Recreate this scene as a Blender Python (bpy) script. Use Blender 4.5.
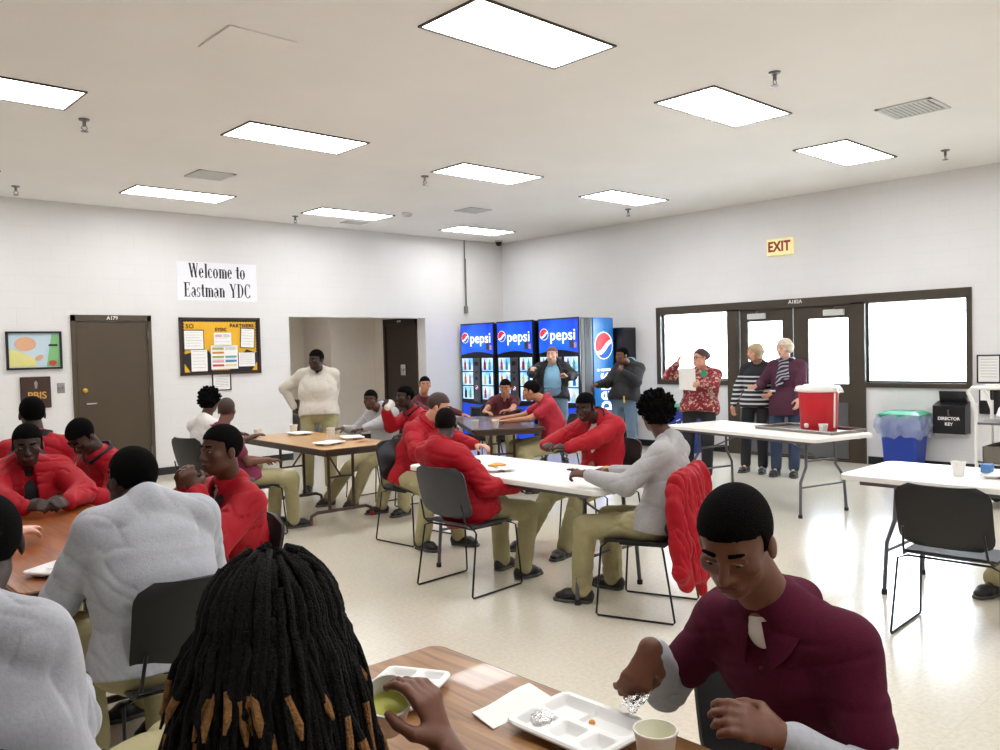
import bpy, bmesh, math, random
import numpy as np
from mathutils import Vector, Matrix
random.seed(7)
for o in list(bpy.data.objects): bpy.data.objects.remove(o)
SC = bpy.context.scene
COL = SC.collection
PI = math.pi

# ---------------------------------------------------------------- camera
cam_d = bpy.data.cameras.new('camera'); cam = bpy.data.objects.new('camera', cam_d); COL.objects.link(cam)
F, YAW, PITCH, ROLL, CH = 835.89, 0.748611, 0.0285847, -0.0249794, 1.5736
fwd = Vector((math.sin(YAW)*math.cos(PITCH), math.cos(YAW)*math.cos(PITCH), -math.sin(PITCH)))
rgt = Vector((math.cos(YAW), -math.sin(YAW), 0)); upv = rgt.cross(fwd)
r2 = rgt*math.cos(ROLL)+upv*math.sin(ROLL); u2 = -rgt*math.sin(ROLL)+upv*math.cos(ROLL)
cam.matrix_world = Matrix(((r2.x, u2.x, -fwd.x, 0), (r2.y, u2.y, -fwd.y, 0), (r2.z, u2.z, -fwd.z, CH), (0, 0, 0, 1)))
cam_d.sensor_width = 36; cam_d.lens = F*36/1000; cam_d.clip_start = .05
SC.camera = cam

# ---------------------------------------------------------------- light and exposure
PANEL_E = 8.0       # ceiling troffers
SKY_E = 16.0
SC.view_settings.view_transform = 'Standard'; SC.view_settings.look = 'None'
SC.view_settings.exposure = 0.92; SC.view_settings.gamma = 1; SC.view_settings.use_curve_mapping = False
wd = bpy.data.worlds.new('world'); SC.world = wd; wd.use_nodes = True
bgn = wd.node_tree.nodes['Background']; bgn.inputs[0].default_value = (.74, .87, 1, 1); bgn.inputs[1].default_value = SKY_E

# ---------------------------------------------------------------- materials
def lin(c):
    if isinstance(c, str): c = tuple(int(c[i:i+2], 16)/255 for i in (0, 2, 4))
    return tuple(v/12.92 if v <= .04045 else ((v+.055)/1.055)**2.4 for v in c)+(1,)
def mat(name, col, rough=.6, metal=0, bump=0, bscale=60, var=0, vscale=8, coat=0, spec=.5, emis=None, es=0, sheen=0, trans=0, alpha=1):
    m = bpy.data.materials.new(name); m.use_nodes = True; nt = m.node_tree; b = nt.nodes['Principled BSDF']
    b.inputs['Base Color'].default_value = lin(col); b.inputs['Roughness'].default_value = rough
    b.inputs['Metallic'].default_value = metal; b.inputs['Coat Weight'].default_value = coat
    b.inputs['Specular IOR Level'].default_value = spec; b.inputs['Sheen Weight'].default_value = sheen
    b.inputs['Transmission Weight'].default_value = trans; b.inputs['Alpha'].default_value = alpha
    if emis: b.inputs['Emission Color'].default_value = lin(emis); b.inputs['Emission Strength'].default_value = es
    tc = nt.nodes.new('ShaderNodeTexCoord')
    n = nt.nodes.new('ShaderNodeTexNoise'); n.inputs['Scale'].default_value = vscale; n.inputs['Detail'].default_value = 4
    nt.links.new(tc.outputs['Object'], n.inputs['Vector'])
    r = nt.nodes.new('ShaderNodeValToRGB'); c = lin(col)
    k0, k1 = 1-max(var, .02), 1+max(var, .02)
    r.color_ramp.elements[0].color = (c[0]*k0, c[1]*k0, c[2]*k0, 1); r.color_ramp.elements[1].color = (min(1, c[0]*k1), min(1, c[1]*k1), min(1, c[2]*k1), 1)
    r.color_ramp.elements[0].position = .3; r.color_ramp.elements[1].position = .7
    nt.links.new(n.outputs['Fac'], r.inputs['Fac']); nt.links.new(r.outputs['Color'], b.inputs['Base Color'])
    if bump:
        n2 = nt.nodes.new('ShaderNodeTexNoise'); n2.inputs['Scale'].default_value = bscale; n2.inputs['Detail'].default_value = 6
        nt.links.new(tc.outputs['Object'], n2.inputs['Vector'])
        bp = nt.nodes.new('ShaderNodeBump'); bp.inputs['Strength'].default_value = bump; bp.inputs['Distance'].default_value = .01
        nt.links.new(n2.outputs['Fac'], bp.inputs['Height']); nt.links.new(bp.outputs['Normal'], b.inputs['Normal'])
    return m
M = {}
def mm(key, *a, **k): M[key] = mat(key, *a, **k)
# painted block wall
def block_mat(name, axis, col):
    m = mat(name, col, rough=.38, bump=.06, bscale=40, var=.02, vscale=1.5); nt = m.node_tree; b = nt.nodes['Principled BSDF']
    tc = nt.nodes.new('ShaderNodeTexCoord'); sp = nt.nodes.new('ShaderNodeSeparateXYZ'); cb = nt.nodes.new('ShaderNodeCombineXYZ')
    nt.links.new(tc.outputs['Object'], sp.inputs[0]); nt.links.new(sp.outputs['X' if axis == 'x' else 'Y'], cb.inputs[0]); nt.links.new(sp.outputs['Z'], cb.inputs[1])
    br = nt.nodes.new('ShaderNodeTexBrick'); br.inputs['Scale'].default_value = 1; br.inputs['Brick Width'].default_value = .4064; br.inputs['Row Height'].default_value = .2032
    br.inputs['Mortar Size'].default_value = .006; br.inputs['Mortar Smooth'].default_value = .6
    nt.links.new(cb.outputs[0], br.inputs['Vector'])
    old = [n for n in nt.nodes if n.type == 'BUMP'][0]
    bp = nt.nodes.new('ShaderNodeBump'); bp.inputs['Strength'].default_value = .22; bp.inputs['Distance'].default_value = .004; bp.invert = True
    nt.links.new(br.outputs['Fac'], bp.inputs['Height']); nt.links.new(old.outputs[0], bp.inputs['Normal']); nt.links.new(bp.outputs[0], b.inputs['Normal'])
    mx = nt.nodes.new('ShaderNodeMixRGB'); mx.blend_type = 'MULTIPLY'; mx.inputs['Color2'].default_value = (.97, .97, .965, 1)
    rp = [n for n in nt.nodes if n.type == 'VALTORGB'][0]
    nt.links.new(br.outputs['Fac'], mx.inputs['Fac']); nt.links.new(rp.outputs[0], mx.inputs['Color1']); nt.links.new(mx.outputs[0], b.inputs['Base Color'])
    return m
M['wall_x'] = block_mat('painted_block_back', 'x', 'E2E0DE'); M['wall_y'] = block_mat('painted_block_side', 'y', 'E8E7E8')
mm('alcove', 'DDD3C6', rough=.5, bump=.05)
mm('ceiling', 'F5F1EC', rough=.8, bump=.08, bscale=25, var=.025, vscale=.9)
mm('black_rubber', '17171A', rough=.45)
mm('door_paint', '4B3F2E', rough=.42, bump=.03, bscale=90)
mm('frame_paint', '42392D', rough=.4, bump=.02)
mm('dark_brown', '2C2019', rough=.4)
mm('steel', 'B8B8B8', rough=.25, metal=1); mm('steel_grey', '77777B', rough=.35, metal=.8); mm('brass', 'D6A93A', rough=.3, metal=1)
mm('table_steel', '5C5C62', rough=.4, metal=.35); mm('brown_steel', '4A3A31', rough=.4, metal=.2); mm('red_cap', 'A8261C', rough=.4)
mm('white_plastic', 'EFEDE8', rough=.35, bump=.03, bscale=150); mm('foam', 'F4F3F1', rough=.5, bump=.03, bscale=200)
mm('cup', 'F2EFEA', rough=.5); mm('lemonade', 'DDE06A', rough=.15); mm('chair_black', '111113', rough=.5, bump=.05, bscale=300); mm('chair_grey', '36373C', rough=.5, bump=.08, bscale=300)
mm('wire_black', '0D0D0E', rough=.3, metal=.3); mm('glass', 'FFFFFF', rough=.0, trans=1, spec=.5)
mm('red_nylon', 'A2091C', rough=.62, bump=.12, bscale=70, spec=.25, var=.06); mm('red_cotton', 'AC1A30', rough=.75, bump=.2, bscale=90, var=.05); mm('red_dark', 'A00C1A', rough=.5, bump=.15, bscale=45, var=.08)
mm('navy', '15151F', rough=.7, bump=.1); mm('grey_sweat', 'B0B2BA', rough=.9, bump=.12, bscale=160, var=.07, vscale=90, sheen=.2)
mm('grey_sweat2', 'ADABAC', rough=.9, bump=.12, bscale=160, var=.06, vscale=60); mm('thermal', 'CFC8BC', rough=.9, bump=.3, bscale=200, var=.04); mm('white_tee', 'E6E1DC', rough=.85, bump=.1)
mm('khaki', 'A39A72', rough=.8, bump=.2, bscale=60, var=.06); mm('khaki_dark', '8C845E', rough=.8, bump=.2, bscale=60, var=.06)
mm('maroon', '4E1029', rough=.9, spec=.2, bump=.12, bscale=300, var=.08, vscale=120); mm('maroon2', '7A1F40', rough=.8, bump=.2, bscale=120, var=.05); mm('maroon3', '571624', rough=.8, bump=.2, bscale=120)
mm('purple', '4A1F35', rough=.85, bump=.2, bscale=90, var=.06); mm('black_cloth', '14151A', rough=.75, bump=.15); mm('black_pants', '17181E', rough=.75, bump=.1)
mm('blue_polo', '7FADCB', rough=.8, bump=.15); mm('slate', '5B7186', rough=.8, bump=.15, var=.04); mm('jeans', '2B3A55', rough=.8, bump=.2, var=.1); mm('purple_collar', '3B2560', rough=.7)
mm('shoe_black', '131315', rough=.4); mm('shoe_sole', '4A4845', rough=.6); mm('shoe_white', 'C9C7C2', rough=.5)
mm('hair_black', '070606', spec=.1, rough=.95, bump=1, bscale=260); mm('hair_soft', '120C0A', spec=.1, rough=.9, bump=.8, bscale=220); mm('hair_brown', '3A231A', rough=.6, bump=.5, bscale=160)
mm('hair_blonde', 'A38C6C', rough=.55, bump=.5, bscale=120, var=.2, vscale=60); mm('hair_silver', 'C3B5A0', rough=.55, bump=.5, bscale=120, var=.15, vscale=60); mm('hair_red', '7A4C38', rough=.6, bump=.4, bscale=120)
mm('locs', '0B0808', spec=.25, rough=.8, bump=1, bscale=300, var=.4, vscale=150); mm('loc_tip', '9A6A35', rough=.7, bump=1, bscale=300, var=.3, vscale=100)
mm('eye_white', 'A89C94', rough=.3); mm('eye_dark', '120C0A', rough=.15)
mm('lip_dark', '5A2C27', rough=.5); mm('lip_pink', 'B4665E', rough=.5); mm('paper', 'F3F1EE', rough=.8); mm('ink', '15151C', rough=.7)
mm('red_jug', 'C21A26', rough=.35); mm('tray_metal', '8F8A84', rough=.35, metal=.9); mm('foil', 'DADADA', rough=.18, metal=1, bump=.8, bscale=80)
mm('bin_blue', '1B3B9E', rough=.45); mm('bin_green', '1E8A62', rough=.45); mm('bag', 'C9D4F0', rough=.25, alpha=.38, bump=.6, bscale=25, spec=.8)
mm('vend_black', '0E0F14', rough=.3); mm('vend_silver', '63666F', rough=.3, metal=.7); mm('vend_side', '1B78C8', rough=.3); mm('vend_low', '1040C8', rough=.3, emis='1040C8', es=.35)
mm('sign_face', 'EFEFF4', rough=.6); mm('exit_face', 'E8DCA0', rough=.5, emis='E8DCA0', es=.25); mm('exit_red', 'A01818', rough=.5)
mm('board_yellow', 'EDB52C', rough=.8, bump=.05); mm('board_black', '1A181C', rough=.6)
for k, c in dict(green_c='7CB87A', peach='DDA987', sky_c='BFD3DE', yellow_c='DDD68A', red_c='C2473A', orange_c='D08A3C', pink_c='E3A3B3', blue_c='4D7FB8', teal_c='5FA9A0', olive_c='9DA552').items(): mm(k, c, rough=.6)
mm('logo_red', 'D22632', rough=.4, emis='D22632', es=.35); mm('logo_white', 'F4F6FF', rough=.4, emis='F4F6FF', es=.6); mm('logo_blue', '0B4FA8', rough=.4, emis='0B4FA8', es=.4)
mm('notice_brown', '3A2318', rough=.5, var=.1); mm('gold', 'D0A050', rough=.5); mm('food', 'D8A050', rough=.8, bump=.5); mm('concrete', 'C8C6C0', rough=.9, bump=.2); mm('bark', '8A8078', rough=.9, bump=.4)
mm('vent_white', 'CFCFCC', rough=.5); mm('vent_dark', '7A7974', rough=.6); mm('pastel', 'C9D2C8', rough=.7)
for k, c in dict(skin_dark='38221A', skin_brown='553324', skin_mid='6E4533', skin_light='D19A80', skin_pale='DDAD98', skin_tan='B98264').items():
    mm(k, c, rough=.48, bump=.06, bscale=120, var=.06, vscale=30, spec=.4)
def wood(name, c0, c1, axis, rough=.32):
    m = mat(name, c0, rough=rough, coat=.2); nt = m.node_tree; b = nt.nodes['Principled BSDF']
    tc = nt.nodes.new('ShaderNodeTexCoord'); mp = nt.nodes.new('ShaderNodeMapping'); mp.inputs['Scale'].default_value = (22, 1.6, 1) if axis == 'y' else (1.6, 22, 1)
    n = nt.nodes.new('ShaderNodeTexNoise'); n.inputs['Scale'].default_value = 1.6; n.inputs['Detail'].default_value = 7; n.inputs['Distortion'].default_value = 1.2
    r = nt.nodes.new('ShaderNodeValToRGB'); r.color_ramp.elements[0].position = .33; r.color_ramp.elements[1].position = .68
    r.color_ramp.elements[0].color = lin(c1); r.color_ramp.elements[1].color = lin(c0)
    nt.links.new(tc.outputs['Object'], mp.inputs[0]); nt.links.new(mp.outputs[0], n.inputs['Vector']); nt.links.new(n.outputs['Fac'], r.inputs[0]); nt.links.new(r.outputs[0], b.inputs['Base Color'])
    M[name] = m
wood('wood_near', 'A97C4E', '7C5228', 'y'); wood('wood_red', 'A4622E', '7E4019', 'y'); wood('wood_pale', 'CFA671', 'B98A52', 'y'); wood('wood_dark', '5A3A30', '3E2620', 'y')
# striped sweater
def stripes(name):
    m = mat(name, '17171F', rough=.8); nt = m.node_tree; b = nt.nodes['Principled BSDF']
    tc = nt.nodes.new('ShaderNodeTexCoord'); sp = nt.nodes.new('ShaderNodeSeparateXYZ'); nt.links.new(tc.outputs['Object'], sp.inputs[0])
    md = nt.nodes.new('ShaderNodeMath'); md.operation = 'PINGPONG'; md.inputs[1].default_value = .0275; nt.links.new(sp.outputs['Z'], md.inputs[0])
    gt = nt.nodes.new('ShaderNodeMath'); gt.operation = 'GREATER_THAN'; gt.inputs[1].default_value = .0165; nt.links.new(md.outputs[0], gt.inputs[0])
    lt = nt.nodes.new('ShaderNodeMath'); lt.operation = 'LESS_THAN'; lt.inputs[1].default_value = 1.19; nt.links.new(sp.outputs['Z'], lt.inputs[0])
    mu = nt.nodes.new('ShaderNodeMath'); mu.operation = 'MULTIPLY'; nt.links.new(gt.outputs[0], mu.inputs[0]); nt.links.new(lt.outputs[0], mu.inputs[1])
    mx = nt.nodes.new('ShaderNodeMixRGB'); mx.inputs[1].default_value = lin('14151E'); mx.inputs[2].default_value = lin('C9C9CC')
    nt.links.new(mu.outputs[0], mx.inputs[0]); nt.links.new(mx.outputs[0], b.inputs['Base Color']); M[name] = m
stripes('striped')
def floral(name):
    m = mat(name, '7A1E24', rough=.8); nt = m.node_tree; b = nt.nodes['Principled BSDF']
    tc = nt.nodes.new('ShaderNodeTexCoord'); v = nt.nodes.new('ShaderNodeTexVoronoi'); v.inputs['Scale'].default_value = 17
    n = nt.nodes.new('ShaderNodeTexNoise'); n.inputs['Scale'].default_value = 26; n.inputs['Detail'].default_value = 3
    nt.links.new(tc.outputs['Object'], v.inputs['Vector']); nt.links.new(tc.outputs['Object'], n.inputs['Vector'])
    r = nt.nodes.new('ShaderNodeValToRGB'); r.color_ramp.interpolation = 'CONSTANT'
    e = r.color_ramp.elements; e[0].color = lin('6E141C'); e[0].position = 0; e[1].color = lin('8C2630'); e[1].position = .45
    x = e.new(.57); x.color = lin('C9B4A6'); x = e.new(.63); x.color = lin('5E5A3A'); x = e.new(.68); x.color = lin('4A1016')
    nt.links.new(n.outputs['Fac'], r.inputs[0]); nt.links.new(r.outputs[0], b.inputs['Base Color']); M[name] = m
floral('floral')
def scarf(name):
    m = mat(name, '2A2733', rough=.8); nt = m.node_tree; b = nt.nodes['Principled BSDF']
    tc = nt.nodes.new('ShaderNodeTexCoord'); v = nt.nodes.new('ShaderNodeTexWave'); v.inputs['Scale'].default_value = 9; v.inputs['Distortion'].default_value = 5; v.inputs['Detail'].default_value = 0; v.bands_direction = 'DIAGONAL'
    nt.links.new(tc.outputs['Object'], v.inputs['Vector']); r = nt.nodes.new('ShaderNodeValToRGB'); r.color_ramp.interpolation = 'CONSTANT'
    r.color_ramp.elements[0].color = lin('1C1A26'); r.color_ramp.elements[1].color = lin('9C98A6'); r.color_ramp.elements[1].position = .62
    nt.links.new(v.outputs['Fac'], r.inputs[0]); nt.links.new(r.outputs[0], b.inputs['Base Color']); M[name] = m
scarf('scarf_cloth')
def floor_mat():
    m = mat('polished_floor', 'CFC9B6', rough=.13, coat=.35); nt = m.node_tree; b = nt.nodes['Principled BSDF']; b.inputs['Coat Roughness'].default_value = .06
    tc = nt.nodes.new('ShaderNodeTexCoord')
    n = nt.nodes.new('ShaderNodeTexNoise'); n.inputs['Scale'].default_value = 45; n.inputs['Detail'].default_value = 6; nt.links.new(tc.outputs['Object'], n.inputs['Vector'])
    n3 = nt.nodes.new('ShaderNodeTexNoise'); n3.inputs['Scale'].default_value = .8; n3.inputs['Detail'].default_value = 4; nt.links.new(tc.outputs['Object'], n3.inputs['Vector'])
    r = nt.nodes.new('ShaderNodeValToRGB'); r.color_ramp.elements[0].color = lin('D6CFBD'); r.color_ramp.elements[1].color = lin('E1DACA'); r.color_ramp.elements[0].position = .35; r.color_ramp.elements[1].position = .65
    nt.links.new(n.outputs['Fac'], r.inputs[0])
    br = nt.nodes.new('ShaderNodeTexBrick'); br.offset = 0; br.inputs['Scale'].default_value = 1; br.inputs['Brick Width'].default_value = .3048; br.inputs['Row Height'].default_value = .3048; br.inputs['Mortar Size'].default_value = .0012
    nt.links.new(tc.outputs['Object'], br.inputs['Vector'])
    mx = nt.nodes.new('ShaderNodeMixRGB'); mx.blend_type = 'MULTIPLY'; mx.inputs['Color2'].default_value = (.86, .85, .82, 1)
    nt.links.new(br.outputs['Fac'], mx.inputs[0]); nt.links.new(r.outputs[0], mx.inputs[1])
    nt.links.new(mx.outputs[0], b.inputs['Base Color'])
    mr = nt.nodes.new('ShaderNodeMapRange'); mr.inputs[3].default_value = .1; mr.inputs[4].default_value = .26; nt.links.new(n3.outputs['Fac'], mr.inputs[0]); nt.links.new(mr.outputs[0], b.inputs['Roughness'])
    bp = nt.nodes.new('ShaderNodeBump'); bp.inputs['Strength'].default_value = .025; bp.inputs['Distance'].default_value = .004
    n4 = nt.nodes.new('ShaderNodeTexNoise'); n4.inputs['Scale'].default_value = 5; nt.links.new(tc.outputs['Object'], n4.inputs['Vector']); nt.links.new(n4.outputs['Fac'], bp.inputs['Height'])
    nt.links.new(bp.outputs[0], b.inputs['Normal']); nt.links.new(bp.outputs[0], b.inputs['Coat Normal'])
    M['floor'] = m
floor_mat()
def lit_panel(name, c0, c1, es, scale=2):
    m = mat(name, c0, rough=.3); nt = m.node_tree; b = nt.nodes['Principled BSDF']
    tc = nt.nodes.new('ShaderNodeTexCoord'); n = nt.nodes.new('ShaderNodeTexNoise'); n.inputs['Scale'].default_value = scale; n.inputs['Detail'].default_value = 1
    nt.links.new(tc.outputs['Object'], n.inputs['Vector']); r = nt.nodes.new('ShaderNodeValToRGB'); r.color_ramp.elements[0].color = lin(c0); r.color_ramp.elements[1].color = lin(c1)
    r.color_ramp.elements[0].position = .35; r.color_ramp.elements[1].position = .7
    nt.links.new(n.outputs['Fac'], r.inputs[0]); nt.links.new(r.outputs[0], b.inputs['Base Color']); nt.links.new(r.outputs[0], b.inputs['Emission Color']); b.inputs['Emission Strength'].default_value = es
    M[name] = m
lit_panel('vend_sign', '0A2FC0', '1C6BE8', .5); lit_panel('vend_window', '6FB4F0', 'D6EAFF', .5, 6)
m = bpy.data.materials.new('troffer_lens'); m.use_nodes = True
b = m.node_tree.nodes['Principled BSDF']; b.inputs['Base Color'].default_value = (.9, .9, .9, 1); b.inputs['Emission Color'].default_value = (.97, .98, 1, 1); b.inputs['Emission Strength'].default_value = PANEL_E; M['lens'] = m

# ---------------------------------------------------------------- object helpers
class MB:
    """collects shapes, links them as one mesh object"""
    def __init__(s): s.v = []; s.f = []
    def add(s, vs, fs):
        o = len(s.v); s.v += [tuple(v) for v in vs]; s.f += [tuple(i+o for i in f) for f in fs]; return s
    def box(s, x0, x1, y0, y1, z0, z1, bev=0):
        if bev:
            b = min(bev, (x1-x0)*.45, (y1-y0)*.45, (z1-z0)*.45)
            P = []
            for zz, ins in ((z0, b), (z0+b, 0), (z1-b, 0), (z1, b)):
                P.append([(x0+ins+b*(1 if not ins else 0), y0+ins), (x1-ins-b*(1 if not ins else 0), y0+ins), (x1-ins, y0+ins+b*(1 if not ins else 0)), (x1-ins, y1-ins-b*(1 if not ins else 0)),
                          (x1-ins-b*(1 if not ins else 0), y1-ins), (x0+ins+b*(1 if not ins else 0), y1-ins), (x0+ins, y1-ins-b*(1 if not ins else 0)), (x0+ins, y0+ins+b*(1 if not ins else 0))])
            zs = (z0, z0+b, z1-b, z1); V = [(p[0], p[1], z) for z, L in zip(zs, P) for p in L]
            Fs = [(i*8+j, i*8+(j+1) % 8, (i+1)*8+(j+1) % 8, (i+1)*8+j) for i in range(3) for j in range(8)]+[tuple(range(7, -1, -1)), tuple(range(24, 32))]
            return s.add(V, Fs)
        V = [(x, y, z) for z in (z0, z1) for x, y in ((x0, y0), (x1, y0), (x1, y1), (x0, y1))]
        return s.add(V, [(3, 2, 1, 0), (4, 5, 6, 7), (0, 1, 5, 4), (1, 2, 6, 5), (2, 3, 7, 6), (3, 0, 4, 7)])
    def tube(s, pts, r, n=8, closed=False, caps=True):
        pts = [Vector(p) for p in pts]; N = len(pts); rr = r if isinstance(r, (list, tuple)) else [r]*N
        up = None; V = []
        for i, p in enumerate(pts):
            if closed: t = (pts[(i+1) % N]-pts[i-1])
            else: t = (pts[min(i+1, N-1)]-pts[max(i-1, 0)])
            t = t.normalized() if t.length > 1e-9 else Vector((0, 0, 1))
            if up is None: up = Vector((0, 0, 1)) if abs(t.z) < .9 else Vector((1, 0, 0))
            a = t.cross(up); a = a.normalized() if a.length > 1e-6 else t.orthogonal().normalized(); b = a.cross(t).normalized(); up = b
            for k in range(n):
                q = 2*PI*k/n; V.append(p+(a*math.cos(q)+b*math.sin(q))*rr[i])
        L = N if closed else N-1
        Fs = [(i*n+k, i*n+(k+1) % n, ((i+1) % N)*n+(k+1) % n, ((i+1) % N)*n+k) for i in range(L) for k in range(n)]
        if caps and not closed: Fs += [tuple(range(n-1, -1, -1)), tuple((N-1)*n+k for k in range(n))]
        return s.add(V, Fs)
    def lathe(s, prof, cx=0, cy=0, n=24):
        V = [(cx+r*math.cos(2*PI*k/n), cy+r*math.sin(2*PI*k/n), z) for r, z in prof for k in range(n)]
        Fs = [(i*n+k, i*n+(k+1) % n, (i+1)*n+(k+1) % n, (i+1)*n+k) for i in range(len(prof)-1) for k in range(n)]
        if prof[0][0] > 1e-6: Fs.append(tuple(range(n-1, -1, -1)))
        if prof[-1][0] > 1e-6: Fs.append(tuple((len(prof)-1)*n+k for k in range(n)))
        return s.add(V, Fs)
    def prism(s, poly, z0, z1):
        n = len(poly); V = [(x, y, z0) for x, y in poly]+[(x, y, z1) for x, y in poly]
        return s.add(V, [tuple(range(n-1, -1, -1)), tuple(range(n, 2*n))]+[(i, (i+1) % n, n+(i+1) % n, n+i) for i in range(n)])
    def xf(s, fn): s.v = [tuple(fn(v)) for v in s.v]; return s
    def build(s, name, m, parent=None, smooth=False, loc=None):
        me = bpy.data.meshes.new(name); me.from_pydata(s.v, [], s.f); me.update()
        me.materials.append(M[m] if isinstance(m, str) else m)
        if smooth:
            me.polygons.foreach_set('use_smooth', [True]*len(me.polygons))
            try: me.set_sharp_from_angle(angle=math.radians(40))
            except Exception: pass
        o = bpy.data.objects.new(name, me); COL.objects.link(o)
        if parent: o.parent = parent
        if loc: o.location = loc
        return o
def tag(o, label=None, cat=None, group=None, kind=None):
    if label: o['label'] = label
    if cat: o['category'] = cat
    if group: o['group'] = group
    if kind: o['kind'] = kind
    return o
def empty(name, loc=(0, 0, 0), rz=0):
    o = bpy.data.objects.new(name, None); COL.objects.link(o); o.location = loc; o.rotation_euler = (0, 0, rz); o.empty_display_size = .1; return o
def struct(name, mb, m): o = mb.build(name, m); o['kind'] = 'structure'; return o
def copy_tree(o, parent=None):
    c = o.copy(); COL.objects.link(c)
    if parent: c.parent = parent
    for ch in [x for x in KIDS.get(o.name, [])]: KIDS.setdefault(c.name, []).append(copy_tree(ch, c))
    return c
KIDS = {}
def kids(root):
    for o in COL.objects:
        if o.parent: KIDS.setdefault(o.parent.name, [])
    for o in COL.objects:
        if o.parent and (o.parent == root or o.parent.parent == root): KIDS.setdefault(o.parent.name, []).append(o)
def rrect(x0, x1, y0, y1, r, n=6):
    P = []
    for cx, cy, a in ((x1-r, y0+r, -PI/2), (x1-r, y1-r, 0), (x0+r, y1-r, PI/2), (x0+r, y0+r, PI)):
        P += [(cx+r*math.cos(a+PI/2*i/n), cy+r*math.sin(a+PI/2*i/n)) for i in range(n+1)]
    return P
def text_mesh(name, s, size, m, parent=None, depth=.002, bold=0, sx=1, spacing=1):
    """text lying in local XZ plane, facing -Y, centred on origin"""
    cu = bpy.data.curves.new(name, 'FONT'); cu.body = s; cu.size = size; cu.extrude = depth; cu.offset = bold; cu.align_x = 'CENTER'; cu.align_y = 'CENTER'; cu.space_character = spacing
    t = bpy.data.objects.new(name, cu); COL.objects.link(t); bpy.context.view_layer.update()
    me = bpy.data.meshes.new_from_object(t.evaluated_get(bpy.context.evaluated_depsgraph_get())); bpy.data.objects.remove(t)
    for v in me.vertices: v.co = Vector((v.co.x*sx, -v.co.z, v.co.y))
    me.materials.clear(); me.materials.append(M[m]); me.name = name
    o = bpy.data.objects.new(name, me); COL.objects.link(o)
    if parent: o.parent = parent
    return o
BY, RX, H = 11.48, 10.787, 3.589

# ---------------------------------------------------------------- the room
struct('floor', MB().box(-4, RX, -5, 14.3, -.1, 0), 'floor')
struct('ceiling', MB().box(-4.1, RX+.2, -5.1, BY+.2, H, H+.1), 'ceiling')
w = MB(); w.box(-4, 6.32, BY, BY+.22, 0, H); w.box(8.93, RX+.2, BY, BY+.22, 0, H); w.box(6.32, 8.93, BY, BY+.22, 2.175, H); struct('wall_back', w, 'wall_x')
w = MB(); w.box(RX, RX+.2, 7.95, BY, 0, H); w.box(RX, RX+.2, 3.425, 7.95, 2.19, H); w.box(RX, RX+.2, 6.68, 7.95, 0, .99); w.box(RX, RX+.2, 3.425, 4.68, 0, .99); w.box(RX, RX+.2, -5, 3.425, 0, H); struct('wall_right', w, 'wall_y')
struct('wall_left', MB().box(-4.1, -4, -5, BY+.22, 0, H), 'wall_y'); struct('wall_front', MB().box(-4, RX, -5.1, -5, 0, H), 'wall_x')
# alcove behind the opening
w = MB(); w.box(5.9, 8.0, 14.0, 14.2, 0, 2.6); w.box(8.0, 9.1, 13.05, 14.2, 0, 2.6); w.box(8.93, 9.1, BY+.22, 11.72, 0, 2.6); w.box(8.93, 9.1, 12.70, 13.05, 0, 2.6); w.box(8.93, 9.1, 11.72, 12.70, 2.2, 2.6); w.box(5.8, 6.0, BY+.22, 14.2, 0, 2.6)
struct('wall_alcove', w, 'alcove'); struct('ceiling_alcove', MB().box(5.8, 9.1, BY+.22, 14.2, 2.6, 2.7), 'ceiling')
w = MB(); w.box(-4, 3.24, BY-.012, BY, 0, .1); w.box(4.26, 6.32, BY-.012, BY, 0, .1); w.box(8.93, RX, BY-.012, BY, 0, .1); struct('baseboard_back', w, 'black_rubber')
w = MB(); w.box(RX-.012, RX, 6.7, BY, 0, .1); w.box(RX-.012, RX, -5, 4.66, 0, .1); struct('baseboard_right', w, 'black_rubber')
struct('baseboard_alcove', MB().box(5.9, 8.0, 13.985, 14, 0, .1).box(8.0, 8.93, 13.035, 13.05, 0, .1), 'black_rubber')
# back wall door
d = empty('door_1', (3.75, BY, 0)); d['kind'] = 'structure'
f = MB(); f.box(-.5, -.45, -.03, .1, 0, 2.17); f.box(.45, .5, -.03, .1, 0, 2.17); f.box(-.5, .5, -.03, .1, 2.09, 2.17); f.build('door_frame', 'door_paint', d)
lf = MB().box(-.445, .445, -.012, .03, .01, 2.085, .004).build('door_leaf', 'door_paint', d)
MB().tube([(-.36, -.012, 1.03), (-.36, -.06, 1.03), (-.24, -.06, 1.03)], .011).build('door_handle', 'steel', lf)
h = MB(); h.lathe([(.0, 0), (.03, 0), (.03, .02), (0, .025)], n=16); h.xf(lambda v: (v[0]-.36, -.012-v[2], v[1]+1.2)); h.build('deadbolt', 'brass', lf)
for zz in (.3, 1.1, 1.85): MB().box(.44, .455, -.04, -.01, zz, zz+.11).build('hinge', 'steel_grey', d)
t = text_mesh('door_number', 'A179', .065, 'paper', d, .001, .001); t.location = (0, -.033, 2.13)
w = MB().box(-.445, .445, .1, .2, 0, 2.17); w.build('door_backing', 'dark_brown', d)
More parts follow.
